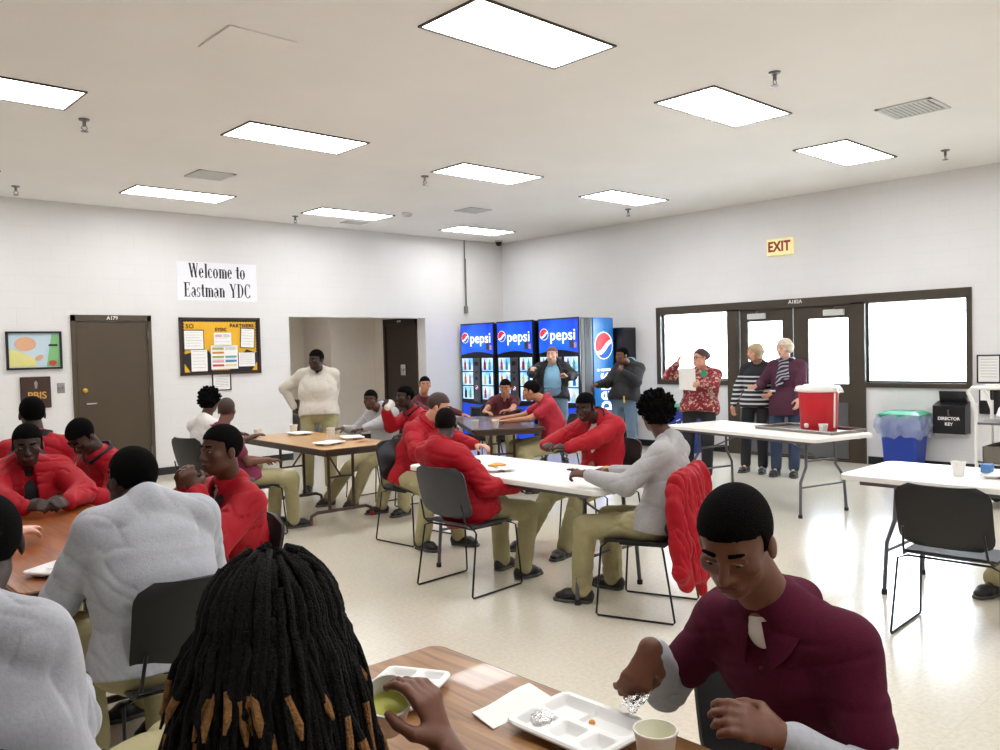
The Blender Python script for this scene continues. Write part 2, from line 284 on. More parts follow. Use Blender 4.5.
# alcove door on the side wall
d = empty('door_2', (8.93, 12.21, 0)); d['kind'] = 'structure'
f = MB(); f.box(-.03, .1, -.5, -.44, 0, 2.2); f.box(-.03, .1, .44, .5, 0, 2.2); f.box(-.03, .1, -.5, .5, 2.1, 2.2); f.build('door_frame', 'dark_brown', d)
lf = MB().box(-.01, .03, -.44, .44, .01, 2.1, .004).build('door_leaf', 'dark_brown', d)
MB().box(-.04, -.01, -.16, -.02, 1.18, 1.38, .01).build('handle_plate', 'steel', lf); MB().tube([(-.05, -.13, 1.3), (-.07, -.09, 1.27), (-.05, -.05, 1.3)], .012).build('handle', 'steel', lf)
t = text_mesh('door_number', 'A178', .05, 'paper', d, .001, .001); t.rotation_euler = (0, 0, -PI/2); t.location = (-.033, 0, 2.15)

# storefront in the right wall (x = RX plane, running in y)
def yz(mb, y0, y1, z0, z1, x0=-.03, x1=.12): return mb.box(RX+x0, RX+x1, y0, y1, z0, z1)
f = MB()
yz(f, 3.425, 7.95, 2.07, 2.19); yz(f, 7.87, 7.95, .99, 2.09); yz(f, 3.425, 3.48, .99, 2.09)
yz(f, 6.69, 7.87, .99, 1.06); yz(f, 3.48, 4.68, .99, 1.05); yz(f, 6.50, 6.69, 0, 2.09); yz(f, 4.68, 4.86, 0, 2.09)
struct('trim_1', f, 'frame_paint')
t = text_mesh('door_number', 'A182A', .07, 'paper', bpy.data.objects['trim_1'], .001, .001); t.rotation_euler = (0, 0, -PI/2); t.location = (RX-.033, 5.62, 2.145)
for i, (y0, y1, z0) in enumerate(((6.69, 7.87, 1.06), (3.48, 4.68, 1.05))):
    e = empty('window_%d' % (i+1), (RX+.06, (y0+y1)/2, z0)); e['kind'] = 'structure'; w_ = (y1-y0)/2; hh = 2.09-z0
    MB().box(-.004, .004, -w_+.02, w_-.02, .02, hh-.02).build('glass_pane', 'glass', e)
    f = MB(); f.box(-.02, .02, -w_, -w_+.025, 0, hh); f.box(-.02, .02, w_-.025, w_, 0, hh); f.box(-.02, .02, -w_, w_, 0, .025); f.box(-.02, .02, -w_, w_, hh-.025, hh); f.build('window_frame', 'frame_paint', e)
for i, (y0, y1, g0, g1, gz, hs) in enumerate(((5.68, 6.49, 5.84, 6.37, 1.04, 1), (4.87, 5.67, 4.91, 5.46, 1.03, -1))):
    e = empty('door_%d' % (i+3), (RX+.03, (y0+y1)/2, 0)); e['kind'] = 'structure'; c = (y0+y1)/2
    f = MB(); f.box(-.02, .02, y0-c, g0-c, .01, 2.08); f.box(-.02, .02, g1-c, y1-c, .01, 2.08); f.box(-.02, .02, g0-c, g1-c, .01, gz); f.box(-.02, .02, g0-c, g1-c, 1.9, 2.08)
    lf = f.build('door_leaf', 'frame_paint', e)
    MB().box(-.004, .004, g0-c, g1-c, gz, 1.9).build('glass_pane', 'glass', lf)
    MB().box(-.028, -.0205, y0-c+.05, y1-c-.05, .04, .78).build('kick_plate', 'steel_grey', lf)
    f = MB(); q_ = .13 if hs > 0 else -.18; f.box(-.07, -.02, q_-.14, q_+.14, 1.935, 2.015, .008); cb = f.build('closer_box', 'vent_white', lf)
    MB().tube([(-.05, q_, 2.03), (-.22, q_-.12, 2.045), (-.035, q_-.3, 2.055)], .008).build('closer_arm', 'frame_paint', cb)
    f = MB(); f.box(-.04, -.02, y0-c+.06 if hs > 0 else y1-c-.14, y0-c+.14 if hs > 0 else y1-c-.06, .95, 1.5 if hs > 0 else 1.3)
    f.build('push_plate', 'steel_grey', lf)
struct('trim_2', MB().box(RX-.02, RX+.12, 4.86, 6.5, -.002, .02), 'frame_paint')
# outside
struct('ground_outside', MB().box(RX+.2, 60, -30, 45, -.12, -.02), 'concrete')
f = MB(); f.box(30, 31, 12, 34, 0, 4.5); f.box(29.6, 31.2, 11.6, 34.4, 4.5, 4.9)
tag(f.build('low_building', 'concrete'), 'pale low building across the yard, seen through the left storefront window', 'building')
tr = empty('bare_tree', (15.5, 10.6, 0)); tag(tr, 'bare pale tree outside the left storefront window', 'tree')
f = MB(); rnd = random.Random(3)
def branch(p, d, L, r, n):
    q = p+d*L; f.tube([p, (p+q)/2+Vector((rnd.uniform(-.05, .05), rnd.uniform(-.05, .05), 0)), q], [r, r*.8, r*.6], 6)
    if n:
        for k in range(3): branch(q, (d+Vector((rnd.uniform(-.7, .7), rnd.uniform(-.7, .7), rnd.uniform(-.1, .5)))).normalized(), L*.72, r*.58, n-1)
branch(Vector((0, 0, 0)), Vector((0, 0, 1)), 1.3, .09, 5); f.build('branches', 'bark', tr)

# ceiling fixtures
lx = [3.39+2.46*k for k in range(-2, 3)]
lights = []
for row, (ry, xs) in enumerate(((10.25, (1.0, 3.57, 6.05, 8.55)), (7.0, (.87, 3.36, 5.83, 8.31)), (3.88, (.80, 3.20, 5.69, 8.22)), (.7, (.8, 3.2, 5.69, 8.2)), (-2.5, (.8, 3.2, 5.69, 8.2)))):
    for x in xs: lights.append((x, ry))
def make_light():
    e = empty('ceiling_light'); w = 1.19; d = .54
    f = MB()
    for a in ((-.016, 0, -.016, d+.016), (w, w+.016, -.016, d+.016), (0, w, -.016, 0), (0, w, d, d+.016)): f.box(a[0], a[1], a[2], a[3], -.012, .0)
    f.build('light_frame', 'frame_paint', e); MB().box(0, w, 0, d, -.006, -.001).build('light_diffuser', 'lens', e); return e
NAMES = {(3.57, 10.25): 'white rectangular ceiling light nearest the back wall, above the bulletin board side', (6.05, 10.25): 'white rectangular ceiling light above the alcove opening by a round smoke detector',
 (8.55, 10.25): 'white rectangular ceiling light above the drinks machines in the corner', (3.36, 7.0): 'long white ceiling light between two others, just left of centre in second row from back',
 (5.83, 7.0): 'white ceiling light in front of the small grey square vent near the corner', (8.31, 7.0): 'white ceiling light in second row, closest to the right wall',
 (3.20, 3.88): 'largest ceiling light, cut by the top edge of the photo', (5.69, 3.88): 'large bright ceiling light next to a sprinkler, right of the largest one', (8.22, 3.88): 'white ceiling light above the double doors beside the square supply vent',
 (.87, 7.0): 'ceiling light cut off by the left edge of the photo', (1.0, 10.25): 'sliver of ceiling light at the left edge near the back wall'}
ADJ = {(8.22, 3.88): (.03, .14), (5.69, 3.88): (.02, .02), (3.2, 3.88): (.03, -.04), (3.36, 7.0): (.02, -.04), (5.83, 7.0): (.03, .06), (8.31, 7.0): (.06, .1), (3.57, 10.25): (0, -.08), (8.55, 10.25): (.16, .22), (.87, 7.0): (0, -.03)}
L0 = make_light(); kids(L0)
for i, (x, y) in enumerate(lights):
    o = L0 if i == 0 else copy_tree(L0); o.location = (x+ADJ.get((x, y), (0, 0))[0], y-.27+ADJ.get((x, y), (0, 0))[1], H)
    tag(o, NAMES.get((x, y), 'rectangular ceiling light behind the camera, out of the photo'), 'ceiling light', 'rectangular ceiling lights')
o = copy_tree(L0); o.location = (6.8, 12.4, 2.598); o.scale = (.5, .45, 1); tag(o, 'unseen light panel added to brighten the alcove, behind the header', 'ceiling light', 'rectangular ceiling lights')  # extra panel out of view, added to lift the dark alcove
def vent(x, y, w, d, lab):
    e = empty('ceiling_vent', (x, y, H)); f = MB()
    f.box(-w/2, w/2, -d/2, -d/2+.03, -.012, 0); f.box(-w/2, w/2, d/2-.03, d/2, -.012, 0); f.box(-w/2, -w/2+.03, -d/2, d/2, -.012, 0); f.box(w/2-.03, w/2, -d/2, d/2, -.012, 0)
    f.build('vent_frame', 'vent_white', e); MB().box(-w/2+.03, w/2-.03, -d/2+.03, d/2-.03, -.004, -.001).build('vent_backing', 'vent_dark', e)
    f = MB(); n = int(d/.04)
    for k in range(1, n): yy = -d/2+.02+k*(d-.04)/n; f.add([(-w/2+.03, yy, -.003), (w/2-.03, yy, -.003), (w/2-.03, yy+.02, -.012), (-w/2+.03, yy+.02, -.012)], [(0, 1, 2, 3)])
    f.build('slats', 'vent_white', e); tag(e, lab, 'vent', 'ceiling vents')
vent(7.64, 2.88, .46, .46, 'square white ceiling vent near the right wall in front of the double doors'); vent(4.0, 8.9, .42, .4, 'grey ceiling vent to the left, between two long ceiling lights')
vent(7.9, 8.98, .4, .36, 'small grey ceiling vent in front of the corner light'); vent(7.12, 10.85, .36, .2, 'tiny grey ceiling vent close to the back wall above the alcove')
def sprinkler():
    e = empty('sprinkler'); f = MB(); f.lathe([(.0, 0), (.045, 0), (.04, -.012), (.015, -.016), (.013, -.06), (.0, -.06)], n=14); f.build('escutcheon', 'steel_grey', e, True)
    f = MB(); f.tube([(.013, 0, -.055), (.025, 0, -.075), (0, 0, -.1)], .004, 6); f.tube([(-.013, 0, -.055), (-.025, 0, -.075), (0, 0, -.1)], .004, 6); f.lathe([(0, -.1), (.03, -.1), (.03, -.104), (0, -.106)], n=12); f.build('sprinkler_head', 'steel_grey', e); return e
S0 = sprinkler(); kids(S0)
for i, (x, y, lab) in enumerate(((5.79, 3.16, 'ceiling sprinkler beside the second largest light, nearest the camera'), (9.59, 3.29, 'ceiling sprinkler nearest the right edge of the photo, by the right wall'), (9.71, 7.63, 'ceiling sprinkler above the left storefront window, in front of the right wall light'),
      (5.94, 7.57, 'ceiling sprinkler at the left end of the centre ceiling light'), (6.11, 10.82, 'ceiling sprinkler near the back wall above the alcove opening'), (2.28, 7.46, 'ceiling sprinkler beside the light at the left edge'), (2.52, 10.73, 'ceiling sprinkler above the framed poster at far left'))):
    o = S0 if i == 0 else copy_tree(S0); o.location = (x, y, H); tag(o, lab, 'sprinkler', 'ceiling sprinklers')
f = MB(); f.lathe([(0, 0), (.075, 0), (.075, -.02), (.05, -.05), (.03, -.055), (0, -.055)], n=20); f.xf(lambda v: (v[0], v[1], v[2])); tag(f.build('smoke_detector', 'vent_white', None, True, (7.28, 9.71, H)), 'round white smoke detector on the ceiling in front of the back wall', 'smoke detector')
e = empty('security_camera', (RX-.35, BY-.3, H)); f = MB(); f.lathe([(0, 0), (.07, 0), (.07, -.03), (0, -.03)], n=18).build('camera_base', 'vent_white', e); f = MB(); f.lathe([(.06, -.03), (.055, -.07), (.03, -.1), (0, -.105)], n=18); f.build('camera_dome', 'vend_black', e, True); tag(e, 'small dark dome camera on the ceiling in the far corner', 'security camera')
e = MB().box(-.23, .23, -.23, .23, -.012, -.001, .004).build('access_panel', 'ceiling', None, False, (2.55, 5.05, H)); tag(e, 'white square access panel in the ceiling at upper left', 'panel')
e = empty('hanging_cable', (9.84, BY-.03, 2.3)); MB().tube([(0, 0, 1.28), (0, 0, .1)], .012).build('conduit', 'vent_dark', e); MB().box(-.035, .035, -.03, .025, -.03, .1, .01).build('junction_box', 'vent_dark', e); MB().tube([(.012, -.01, .95), (.012, -.01, .1)], .006).build('cord', 'ink', e)
tag(e, 'thin conduit hanging down the back wall above the drinks machines', 'conduit')

# ---------------------------------------------------------------- wall things
e = empty('framed_poster', (2.825, BY, 1.725)); f = MB()
f.box(-.31, .31, -.03, 0, .21, .235); f.box(-.31, .31, -.03, 0, -.235, -.21); f.box(-.31, -.285, -.03, 0, -.21, .21); f.box(.285, .31, -.03, 0, -.21, .21); f.build('picture_frame', 'ink', e)
MB().box(-.285, .285, -.012, 0, -.21, .21).build('poster_sheet', 'sky_c', e)
def flat(parent, name, m, poly, y):  # polygon in xz, thin
    MB().prism(poly, 0, .003).xf(lambda v: (v[0], y-v[2], v[1])).build(name, m, parent)
def ell(cx, cy, rx, ry, n=20, rot=0): return [(cx+rx*math.cos(t)*math.cos(rot)-ry*math.sin(t)*math.sin(rot), cy+rx*math.cos(t)*math.sin(rot)+ry*math.sin(t)*math.cos(rot)) for t in [2*PI*k/n for k in range(n)]]
flat(e, 'poster_green_area', 'green_c', [(.13, -.2), (.28, -.2), (.28, .2), (.2, .2)], -.012); flat(e, 'poster_face', 'peach', ell(-.1, .08, .12, .085), -.013); flat(e, 'poster_shirt', 'yellow_c', [(-.28, -.2), (.02, -.2), (.0, -.1), (-.18, .0), (-.28, .02)], -.014)
flat(e, 'poster_hand', 'peach', ell(.05, -.09, .05, .03, rot=.5), -.016); flat(e, 'poster_apples', 'red_c', ell(.2, -.16, .045, .035), -.016); flat(e, 'poster_caption', 'ink', [(.16, .05), (.26, .05), (.26, .075), (.16, .075)], -.016)
tag(e, 'black framed poster with a face and green side panel, left of the brown door', 'poster')
e = empty('wooden_plaque', (2.82, BY, 1.205)); MB().box(-.17, .17, -.03, 0, -.195, .195, .008).build('plaque_board', 'notice_brown', e)
t = text_mesh('plaque_lettering', 'PBIS', .12, 'gold', e, .003, .002); t.location = (.01, -.033, -.04); flat(e, 'plaque_emblem', 'steel', [(-.012, .05), (.012, .05), (.02, .12), (0, .15), (-.02, .12)], -.031); tag(e, 'square brown plaque reading PBIS below the framed poster', 'plaque')
e = empty('light_switch', (3.11, BY, 1.245)); MB().box(-.045, .045, -.008, 0, -.065, .065, .003).build('switch_plate', 'steel', e)
for q in (-.02, .02): MB().box(q-.006, q+.006, -.018, -.008, -.015, .015).build('switch_toggle', 'vent_dark', e)
tag(e, 'steel light switch plate between plaque and brown door', 'light switch')

# serif lettering drawn with stems, bars and crescents
def arc(cx, cy, rx, ry, tk, th, a0, a1, n=18):
    out = []; inn = []
    for k in range(n+1):
        a = math.radians(a0+(a1-a0)*k/n); c, s_ = math.cos(a), math.sin(a)
        w = th+(tk-th)*abs(c)**1.3; out.append((cx+rx*c, cy+ry*s_)); inn.append((cx+(rx-w)*c, cy+(ry-max(th, w*.45))*s_))
    return out+inn[::-1]
def R_(x0, y0, x1, y1): return [(x0, y0), (x1, y0), (x1, y1), (x0, y1)]
def S_(x0, y0, x1, y1, w): return [(x0, y0), (x0+w, y0), (x1+w, y1), (x1, y1)]
SER = .035; T = .185; t_ = .06
G = {
 'W': (1.0, [S_(.3, 0, .07, 1, T), S_(.3, 0, .52, .95, t_), S_(.68, 0, .46, 1, T), S_(.68, 0, .9, 1, t_), R_(-.01, 1-SER, .28, 1), R_(.38, 1-SER, .66, 1), R_(.82, 1-SER, 1.02, 1)]),
 'e': (.5, [arc(.25, .33, .24, .34, T, t_, 5, 320), R_(.08, .34, .47, .385)]),
 'l': (.3, [R_(.09, 0, .09+T, 1), R_(0, 0, .3, SER), R_(0, 1-SER, .15, 1)]),
 'c': (.48, [arc(.25, .33, .24, .34, T, t_, 50, 315), ell(.4, .5, .06, .06, 10)]),
 'o': (.54, [arc(.27, .33, .26, .34, T, t_, 0, 180), arc(.27, .33, .26, .34, T, t_, 180, 360)]),
 'm': (.86, [R_(.08, 0, .08+T, .66), R_(.37, 0, .37+T, .52), R_(.66, 0, .66+T, .52), arc(.29, .46, .2, .2, .12, t_, 0, 150), arc(.58, .46, .2, .2, .12, t_, 0, 150), R_(0, 0, .28, SER), R_(.31, 0, .56, SER), R_(.6, 0, .86, SER), R_(0, .66-SER, .15, .66)]),
 'n': (.58, [R_(.08, 0, .08+T, .66), R_(.38, 0, .38+T, .5), arc(.3, .44, .21, .22, .12, t_, 0, 150), R_(0, 0, .28, SER), R_(.31, 0, .58, SER), R_(0, .66-SER, .15, .66)]),
 't': (.34, [R_(.09, .08, .09+T, .88), R_(0, .6, .33, .65), arc(.24, .12, .14, .12, .09, t_, 180, 340)]),
 'E': (.66, [R_(.09, 0, .09+T, 1), R_(0, 0, .6, .045), R_(0, .955, .58, 1), R_(.2, .5, .45, .54), R_(.42, .4, .46, .64), [(.56, 0), (.64, .26), (.6, .26), (.5, .04)], [(.5, .96), (.56, .76), (.6, .76), (.6, 1)]]),
 'a': (.5, [arc(.24, .5, .17, .17, T*.8, t_, 0, 165), R_(.29, .08, .29+T, .52), arc(.2, .17, .17, .19, .11, t_, 60, 310), R_(.4, 0, .5, .05), R_(.2, .33, .32, .37)]),
 's': (.4, [arc(.2, .49, .16, .18, .1, .06, 40, 250), arc(.2, .17, .17, .18, .1, .06, -140, 80), R_(.32, .48, .36, .66), R_(.02, 0, .06, .2)]),
 'Y': (.76, [S_(.31, .42, .06, 1, T), S_(.38, .42, .62, 1, t_), R_(.31, 0, .31+T, .46), R_(.2, 0, .55, SER), R_(-.02, 1-SER, .28, 1), R_(.52, 1-SER, .76, 1)]),
 'D': (.74, [R_(.09, 0, .09+T, 1), arc(.24, .5, .46, .5, T, .04, -90, 90), R_(0, 0, .26, .04), R_(0, .96, .26, 1)]),
 'C': (.7, [arc(.37, .5, .36, .52, T, t_, 42, 318), R_(.6, .68, .64, 1), R_(.6, .0, .64, .22)]), ' ': (.3, [])}
def serif_line(s, x0, x1, z0, h):
    tot = sum(G[c][0]+.05 for c in s); k = (x1-x0)/tot; f = MB(); x = x0
    for c in s:
        for poly in G[c][1]:
            P = [(x+px*k, z0+pz*h) for px, pz in poly]
            f.add([(a, -.004, b_) for a, b_ in P], [])
            # triangulate with bmesh-safe ngon (quad strip for crescents)
            n = len(P); o = len(f.v)-n
            if n > 12 and n % 2 == 0 and poly is not None and n == 38:
                for i in range(n//2-1): f.f.append((o+i, o+i+1, o+n-2-i, o+n-1-i))
            else: f.f.append(tuple(o+i for i in range(n)))
        x += (G[c][0]+.05)*k
    return f
e = empty('welcome_sign', (5.22, BY, 2.66)); MB().box(-.59, .59, -.003, 0, -.27, .27).build('sign_sheet', 'sign_face', e)
[serif_line(w__, a__, b__, .05, .2).build('sign_lettering', 'ink', e) for w__, a__, b__ in (('Welcome', -.43, .22), ('to', .27, .42))]; [serif_line(w__, a__, b__, -.22, .2).build('sign_lettering', 'ink', e) for w__, a__, b__ in (('Eastman', -.5, .1), ('YDC', .165, .5))]
tag(e, 'pale blue paper sign reading Welcome to Eastman YDC above the bulletin board', 'sign')

# bulletin board
e = empty('bulletin_board', (5.23, BY, 1.745)); bw, bh = .6, .405
f = MB(); f.box(-bw, bw, -.03, 0, bh-.03, bh); f.box(-bw, bw, -.03, 0, -bh, -bh+.03); f.box(-bw, -bw+.03, -.03, 0, -bh, bh); f.box(bw-.03, bw, -.03, 0, -bh, bh); f.build('board_frame', 'notice_brown', e)
MB().box(-bw+.03, bw-.03, -.008, 0, -bh+.03, bh-.03).build('yellow_backing', 'board_yellow', e)
f = MB(); n = 26
def scal(fn, L, k):
    for i in range(k):
        a = -L+2*L*(i+.5)/k; P = [fn(a+2*L/k*.5*math.cos(q), .022*abs(math.sin(q))) for q in [PI*j/6 for j in range(7)]]
        o = len(f.v); f.v += P; f.f.append(tuple(range(o, o+7)))
Bx, Bz = bw-.03, bh-.03
scal(lambda a, d: (a, -.011, Bz-.012-d), Bx, 28); scal(lambda a, d: (a, -.011, -Bz+.012+d), Bx, 28); scal(lambda a, d: (-Bx+.02+d, -.0115, a), Bz, 18); scal(lambda a, d: (Bx-.02-d, -.0115, a), Bz, 18)
f.box(-Bx, Bx, -.012, -.008, Bz-.014, Bz); f.box(-Bx, Bx, -.012, -.008, -Bz, -Bz+.014); f.box(-Bx, -Bx+.022, -.012, -.008, -Bz, Bz); f.box(Bx-.022, Bx, -.012, -.008, -Bz, Bz)
f.add([(-Bx, -.0125, -Bz), (-.15, -.0125, -Bz), (-.15, -.0125, -.12), (-.2, -.0125, -.05), (-.28, -.0125, -.14), (-.36, -.0125, -.06), (-Bx, -.0125, -.12)], [(0, 1, 2, 3, 4, 5, 6)])
f.add([(Bx, -.0125, -Bz), (.12, -.0125, -Bz), (.12, -.0125, -.14), (.2, -.0125, -.06), (.3, -.0125, -.15), (.38, -.0125, -.05), (Bx, -.0125, -.12)], [(6, 5, 4, 3, 2, 1, 0)])
f.build('scalloped_border', 'board_black', e)
for s_, x, z, sz in (('SO', -.45, .28, .085), ('PARTNERS', .32, .29, .07), ('EYDC', .0, .235, .062)):
    t = text_mesh('board_lettering', s_, sz, 'notice_brown', e, .001, .002, 1, 1.15); t.location = (x, -.014, z)
flat(e, 'corner_triangle', 'board_yellow', [(-.54, -.36), (-.46, -.36), (-.54, -.24)], -.013); flat(e, 'corner_triangle', 'board_yellow', [(.54, -.36), (.46, -.36), (.54, -.24)], -.013)
tag(e, 'yellow bulletin board with black scalloped border and pinned papers', 'bulletin board')
def pinned(x, z, w, h, lab, m='paper', rot=0, lines=6, cols=None, black=False):
    p = empty('pinned_paper', (5.23+x, BY-.016, 1.745+z)); p.rotation_euler = (0, rot, 0)
    if black: MB().box(-w/2-.012, w/2+.012, -.003, 0, -h/2-.01, h/2+.012).build('paper_backing', 'board_black', p)
    MB().box(-w/2, w/2, -.006, -.003, -h/2, h/2).build('paper_sheet', m, p)
    f = MB()
    for i in range(lines):
        zz = h/2-.02-(h-.03)*i/lines; f.box(-w/2+.02, w/2-.02-random.random()*.04, -.0068, -.006, zz-.003, zz)
    f.build('paper_print', 'vent_dark', p)
    if cols:
        for i, c in enumerate(cols):
            zz = h/2-.03-(h-.04)*(i//2)/(len(cols)/2); xx = -w/2+.02 if i % 2 == 0 else .01; MB().box(xx, xx+w/2-.03, -.0075, -.006, zz-.03, zz).build('colour_block', c, p)
    tag(p, lab, 'paper', 'papers pinned on the bulletin board')
pinned(-.4, .09, .27, .26, 'white paper with black scalloped top, upper left of the yellow bulletin board', black=True); pinned(-.33, -.2, .23, .3, 'white lined page at lower left of the bulletin board'); pinned(.02, .095, .26, .19, 'small sheet with pink drawing, top centre of the bulletin board', lines=3, cols=['pink_c', 'pastel'])
pinned(.04, -.16, .4, .34, 'large colour printed chart at bottom centre of the bulletin board', lines=7, cols=['olive_c', 'pastel', 'orange_c', 'paper', 'olive_c', 'teal_c', 'pink_c', 'blue_c', 'red_c', 'yellow_c']); pinned(.4, .11, .2, .27, 'tilted sheet with black edge, upper right of the bulletin board', rot=.06, black=True); pinned(.38, -.2, .25, .2, 'white sheet at lower right of the bulletin board')
def framed(name, loc, w, h, rot, lab):
    e = empty(name, loc); e.rotation_euler = (0, 0, rot); f = MB(); q = .014
    f.box(-w, w, -.018, 0, h-q, h); f.box(-w, w, -.018, 0, -h, -h+q); f.box(-w, -w+q, -.018, 0, -h, h); f.box(w-q, w, -.018, 0, -h, h); f.build('notice_frame', 'ink', e)
    MB().box(-w+q, w-q, -.008, 0, -h+q, h-q).build('notice_sheet', 'paper', e); f = MB()
    for i in range(7): zz = h-.05-i*(2*h-.09)/7; f.box(-w+.04, w-.04, -.0088, -.008, zz-.004, zz)
    f.build('notice_print', 'vent_dark', e); tag(e, lab, 'notice')
framed('framed_notice', (5.22, BY, 1.235), .14, .125, 0, 'small framed notice hanging just below the bulletin board'); framed('framed_notice', (RX, 3.25, 1.225), .125, .165, -PI/2, 'black framed notice on the right wall beside the storefront window')
# exit sign
e = empty('exit_sign', (RX, 5.83, 2.915)); MB().box(-.06, 0, -.19, .19, -.115, .115, .01).build('sign_housing', 'exit_face', e); t = text_mesh('sign_lettering', 'EXIT', .19, 'exit_red', e, .003, .006, .82, 1.05); t.rotation_euler = (0, 0, -PI/2); t.location = (-.063, 0, 0)
tag(e, 'cream exit sign with red EXIT letters above the double doors', 'exit sign')
# drop box
e = empty('key_drop_box', (RX, 3.65, .46)); f = MB(); f.add([(-.18, -.2, 0), (-.18, .16, 0), (0, .16, 0), (0, -.2, 0), (-.18, -.2, .33), (-.18, .16, .33), (0, .16, .38), (0, -.2, .38)], [(3, 2, 1, 0), (4, 5, 6, 7), (0, 1, 5, 4), (1, 2, 6, 5), (2, 3, 7, 6), (3, 0, 4, 7)]); f.build('box_body', 'vend_black', e)
f = MB(); f.add([(-.18, -.2, .33), (-.18, .16, .33), (-.03, .13, .36), (-.03, -.17, .36), (-.06, -.17, .5), (-.06, .13, .5), (0, .13, .5), (0, -.17, .5), (0, .13, .36), (0, -.17, .36)], [(0, 3, 2, 1), (3, 4, 5, 2), (4, 7, 6, 5), (3, 9, 7, 4), (2, 5, 6, 8)]); f.build('slot_hood', 'vend_black', e)
for s_, z in (('DIRECTOR', .18), ('KEY', .115)):
    t = text_mesh('box_lettering', s_, .05, 'paper', e, .001, .0015); t.rotation_euler = (0, 0, -PI/2); t.location = (-.183, -.02, z)
MB().tube([(-.18, -.02, .22), (-.2, -.02, .24), (-.2, -.02, .29)], .01).build('padlock', 'steel_grey', e); tag(e, 'black metal drop box lettered DIRECTOR under the right window', 'drop box')
e = empty('wall_phone', (RX, 3.22, .86)); MB().box(-.07, 0, -.1, .12, -.16, .16, .01).build('phone_body', 'vend_black', e); MB().box(-.1, -.07, -.09, -.03, -.13, .13, .012).build('handset', 'vend_black', e); MB().box(-.074, -.07, .0, .1, 0, .12).build('phone_label', 'paper', e); tag(e, 'black wall phone below the framed notice on the right wall', 'phone')
# ---------------------------------------------------------------- furniture
def hrot(hx, hy): return math.atan2(-hx, hy)
def shell(mb, fn, nu, nv, th, solid_dir=None):
    P = [[Vector(fn(i/nu*2-1, j/nv*2-1)) for i in range(nu+1)] for j in range(nv+1)]
    Nn = [[None]*(nu+1) for _ in range(nv+1)]
    for j in range(nv+1):
        for i in range(nu+1):
            a = P[j][min(i+1, nu)]-P[j][max(i-1, 0)]; b = P[min(j+1, nv)][i]-P[max(j-1, 0)][i]; n = a.cross(b)
            Nn[j][i] = n.normalized() if n.length > 1e-9 else Vector((0, 0, 1))
    V = [p+n*th/2 for r, q in zip(P, Nn) for p, n in zip(r, q)]+[p-n*th/2 for r, q in zip(P, Nn) for p, n in zip(r, q)]
    K = (nu+1)*(nv+1); id_ = lambda i, j: j*(nu+1)+i
    Fs = [(id_(i, j), id_(i+1, j), id_(i+1, j+1), id_(i, j+1)) for j in range(nv) for i in range(nu)]
    Fs += [tuple(K+q for q in f[::-1]) for f in list(Fs)]
    B = [id_(i, 0) for i in range(nu+1)]+[id_(nu, j) for j in range(1, nv+1)]+[id_(i, nv) for i in range(nu-1, -1, -1)]+[id_(0, j) for j in range(nv-1, 0, -1)]
    n = len(B); Fs += [(B[i], K+B[i], K+B[(i+1) % n], B[(i+1) % n]) for i in range(n)]
    mb.add(V, Fs)
def make_chair(m='chair_black'):
    e = empty('stacking_chair')
    def seat(u, v):
        r = .06; y = .01+.22*v; e_ = max(0, abs(y-.01)-(.22-r)); w = .225-r+math.sqrt(max(0, r*r-e_*e_)); x = u*w
        z = .445-.012*(1-u*u)*(1-v*v)-(.03*max(0, v-.6)**2*6 if v > .6 else 0)+(.02*max(0, -v-.7)*3)
        return (x, y, z)
    f = MB(); shell(f, seat, 16, 14, .014); f.build('seat', m, e, True)
    def back(u, v):
        r = .07; z = .665+.165*v; e_ = max(0, abs(z-.665)-(.165-r)); w = .228-r+math.sqrt(max(0, r*r-e_*e_)); x = u*w
        return (x, -.245-.045*v+.035*u*u-.01*(1-v*v), z)
    f = MB(); shell(f, back, 16, 14, .014); f.build('backrest', m, e, True)
    f = MB()
    for s in (-1, 1):
        f.tube([(s*.2, .19, .425), (s*.245, .205, .41), (s*.262, .235, .02), (s*.262, .225, .008), (s*.262, -.225, .008), (s*.262, -.235, .02), (s*.245, -.17, .41), (s*.2, -.15, .425)], .0065, 8)
        f.tube([(s*.215, .1, .43), (s*.215, -.17, .435), (s*.2, -.215, .47), (s*.19, -.25, .6)], .0065, 8)
    f.tube([(-.2, .19, .425), (.2, .19, .425)], .0065, 8); f.tube([(-.2, -.15, .425), (.2, -.15, .425)], .0065, 8)
    f.build('wire_frame', 'wire_black', e, True)
    return e
CH0 = make_chair(); kids(CH0); CH1 = None; used = []
CH1 = make_chair('chair_grey'); kids(CH1)
def chair(x, y, h, lab, grey=False):
    src = CH1 if grey else CH0
    o = src if src.name not in used else copy_tree(src); used.append(src.name)
    o.location = (x, y, 0); o.rotation_euler = (0, 0, hrot(*h)); tag(o, lab, 'chair', 'stacking chairs with wire sled legs'); return o

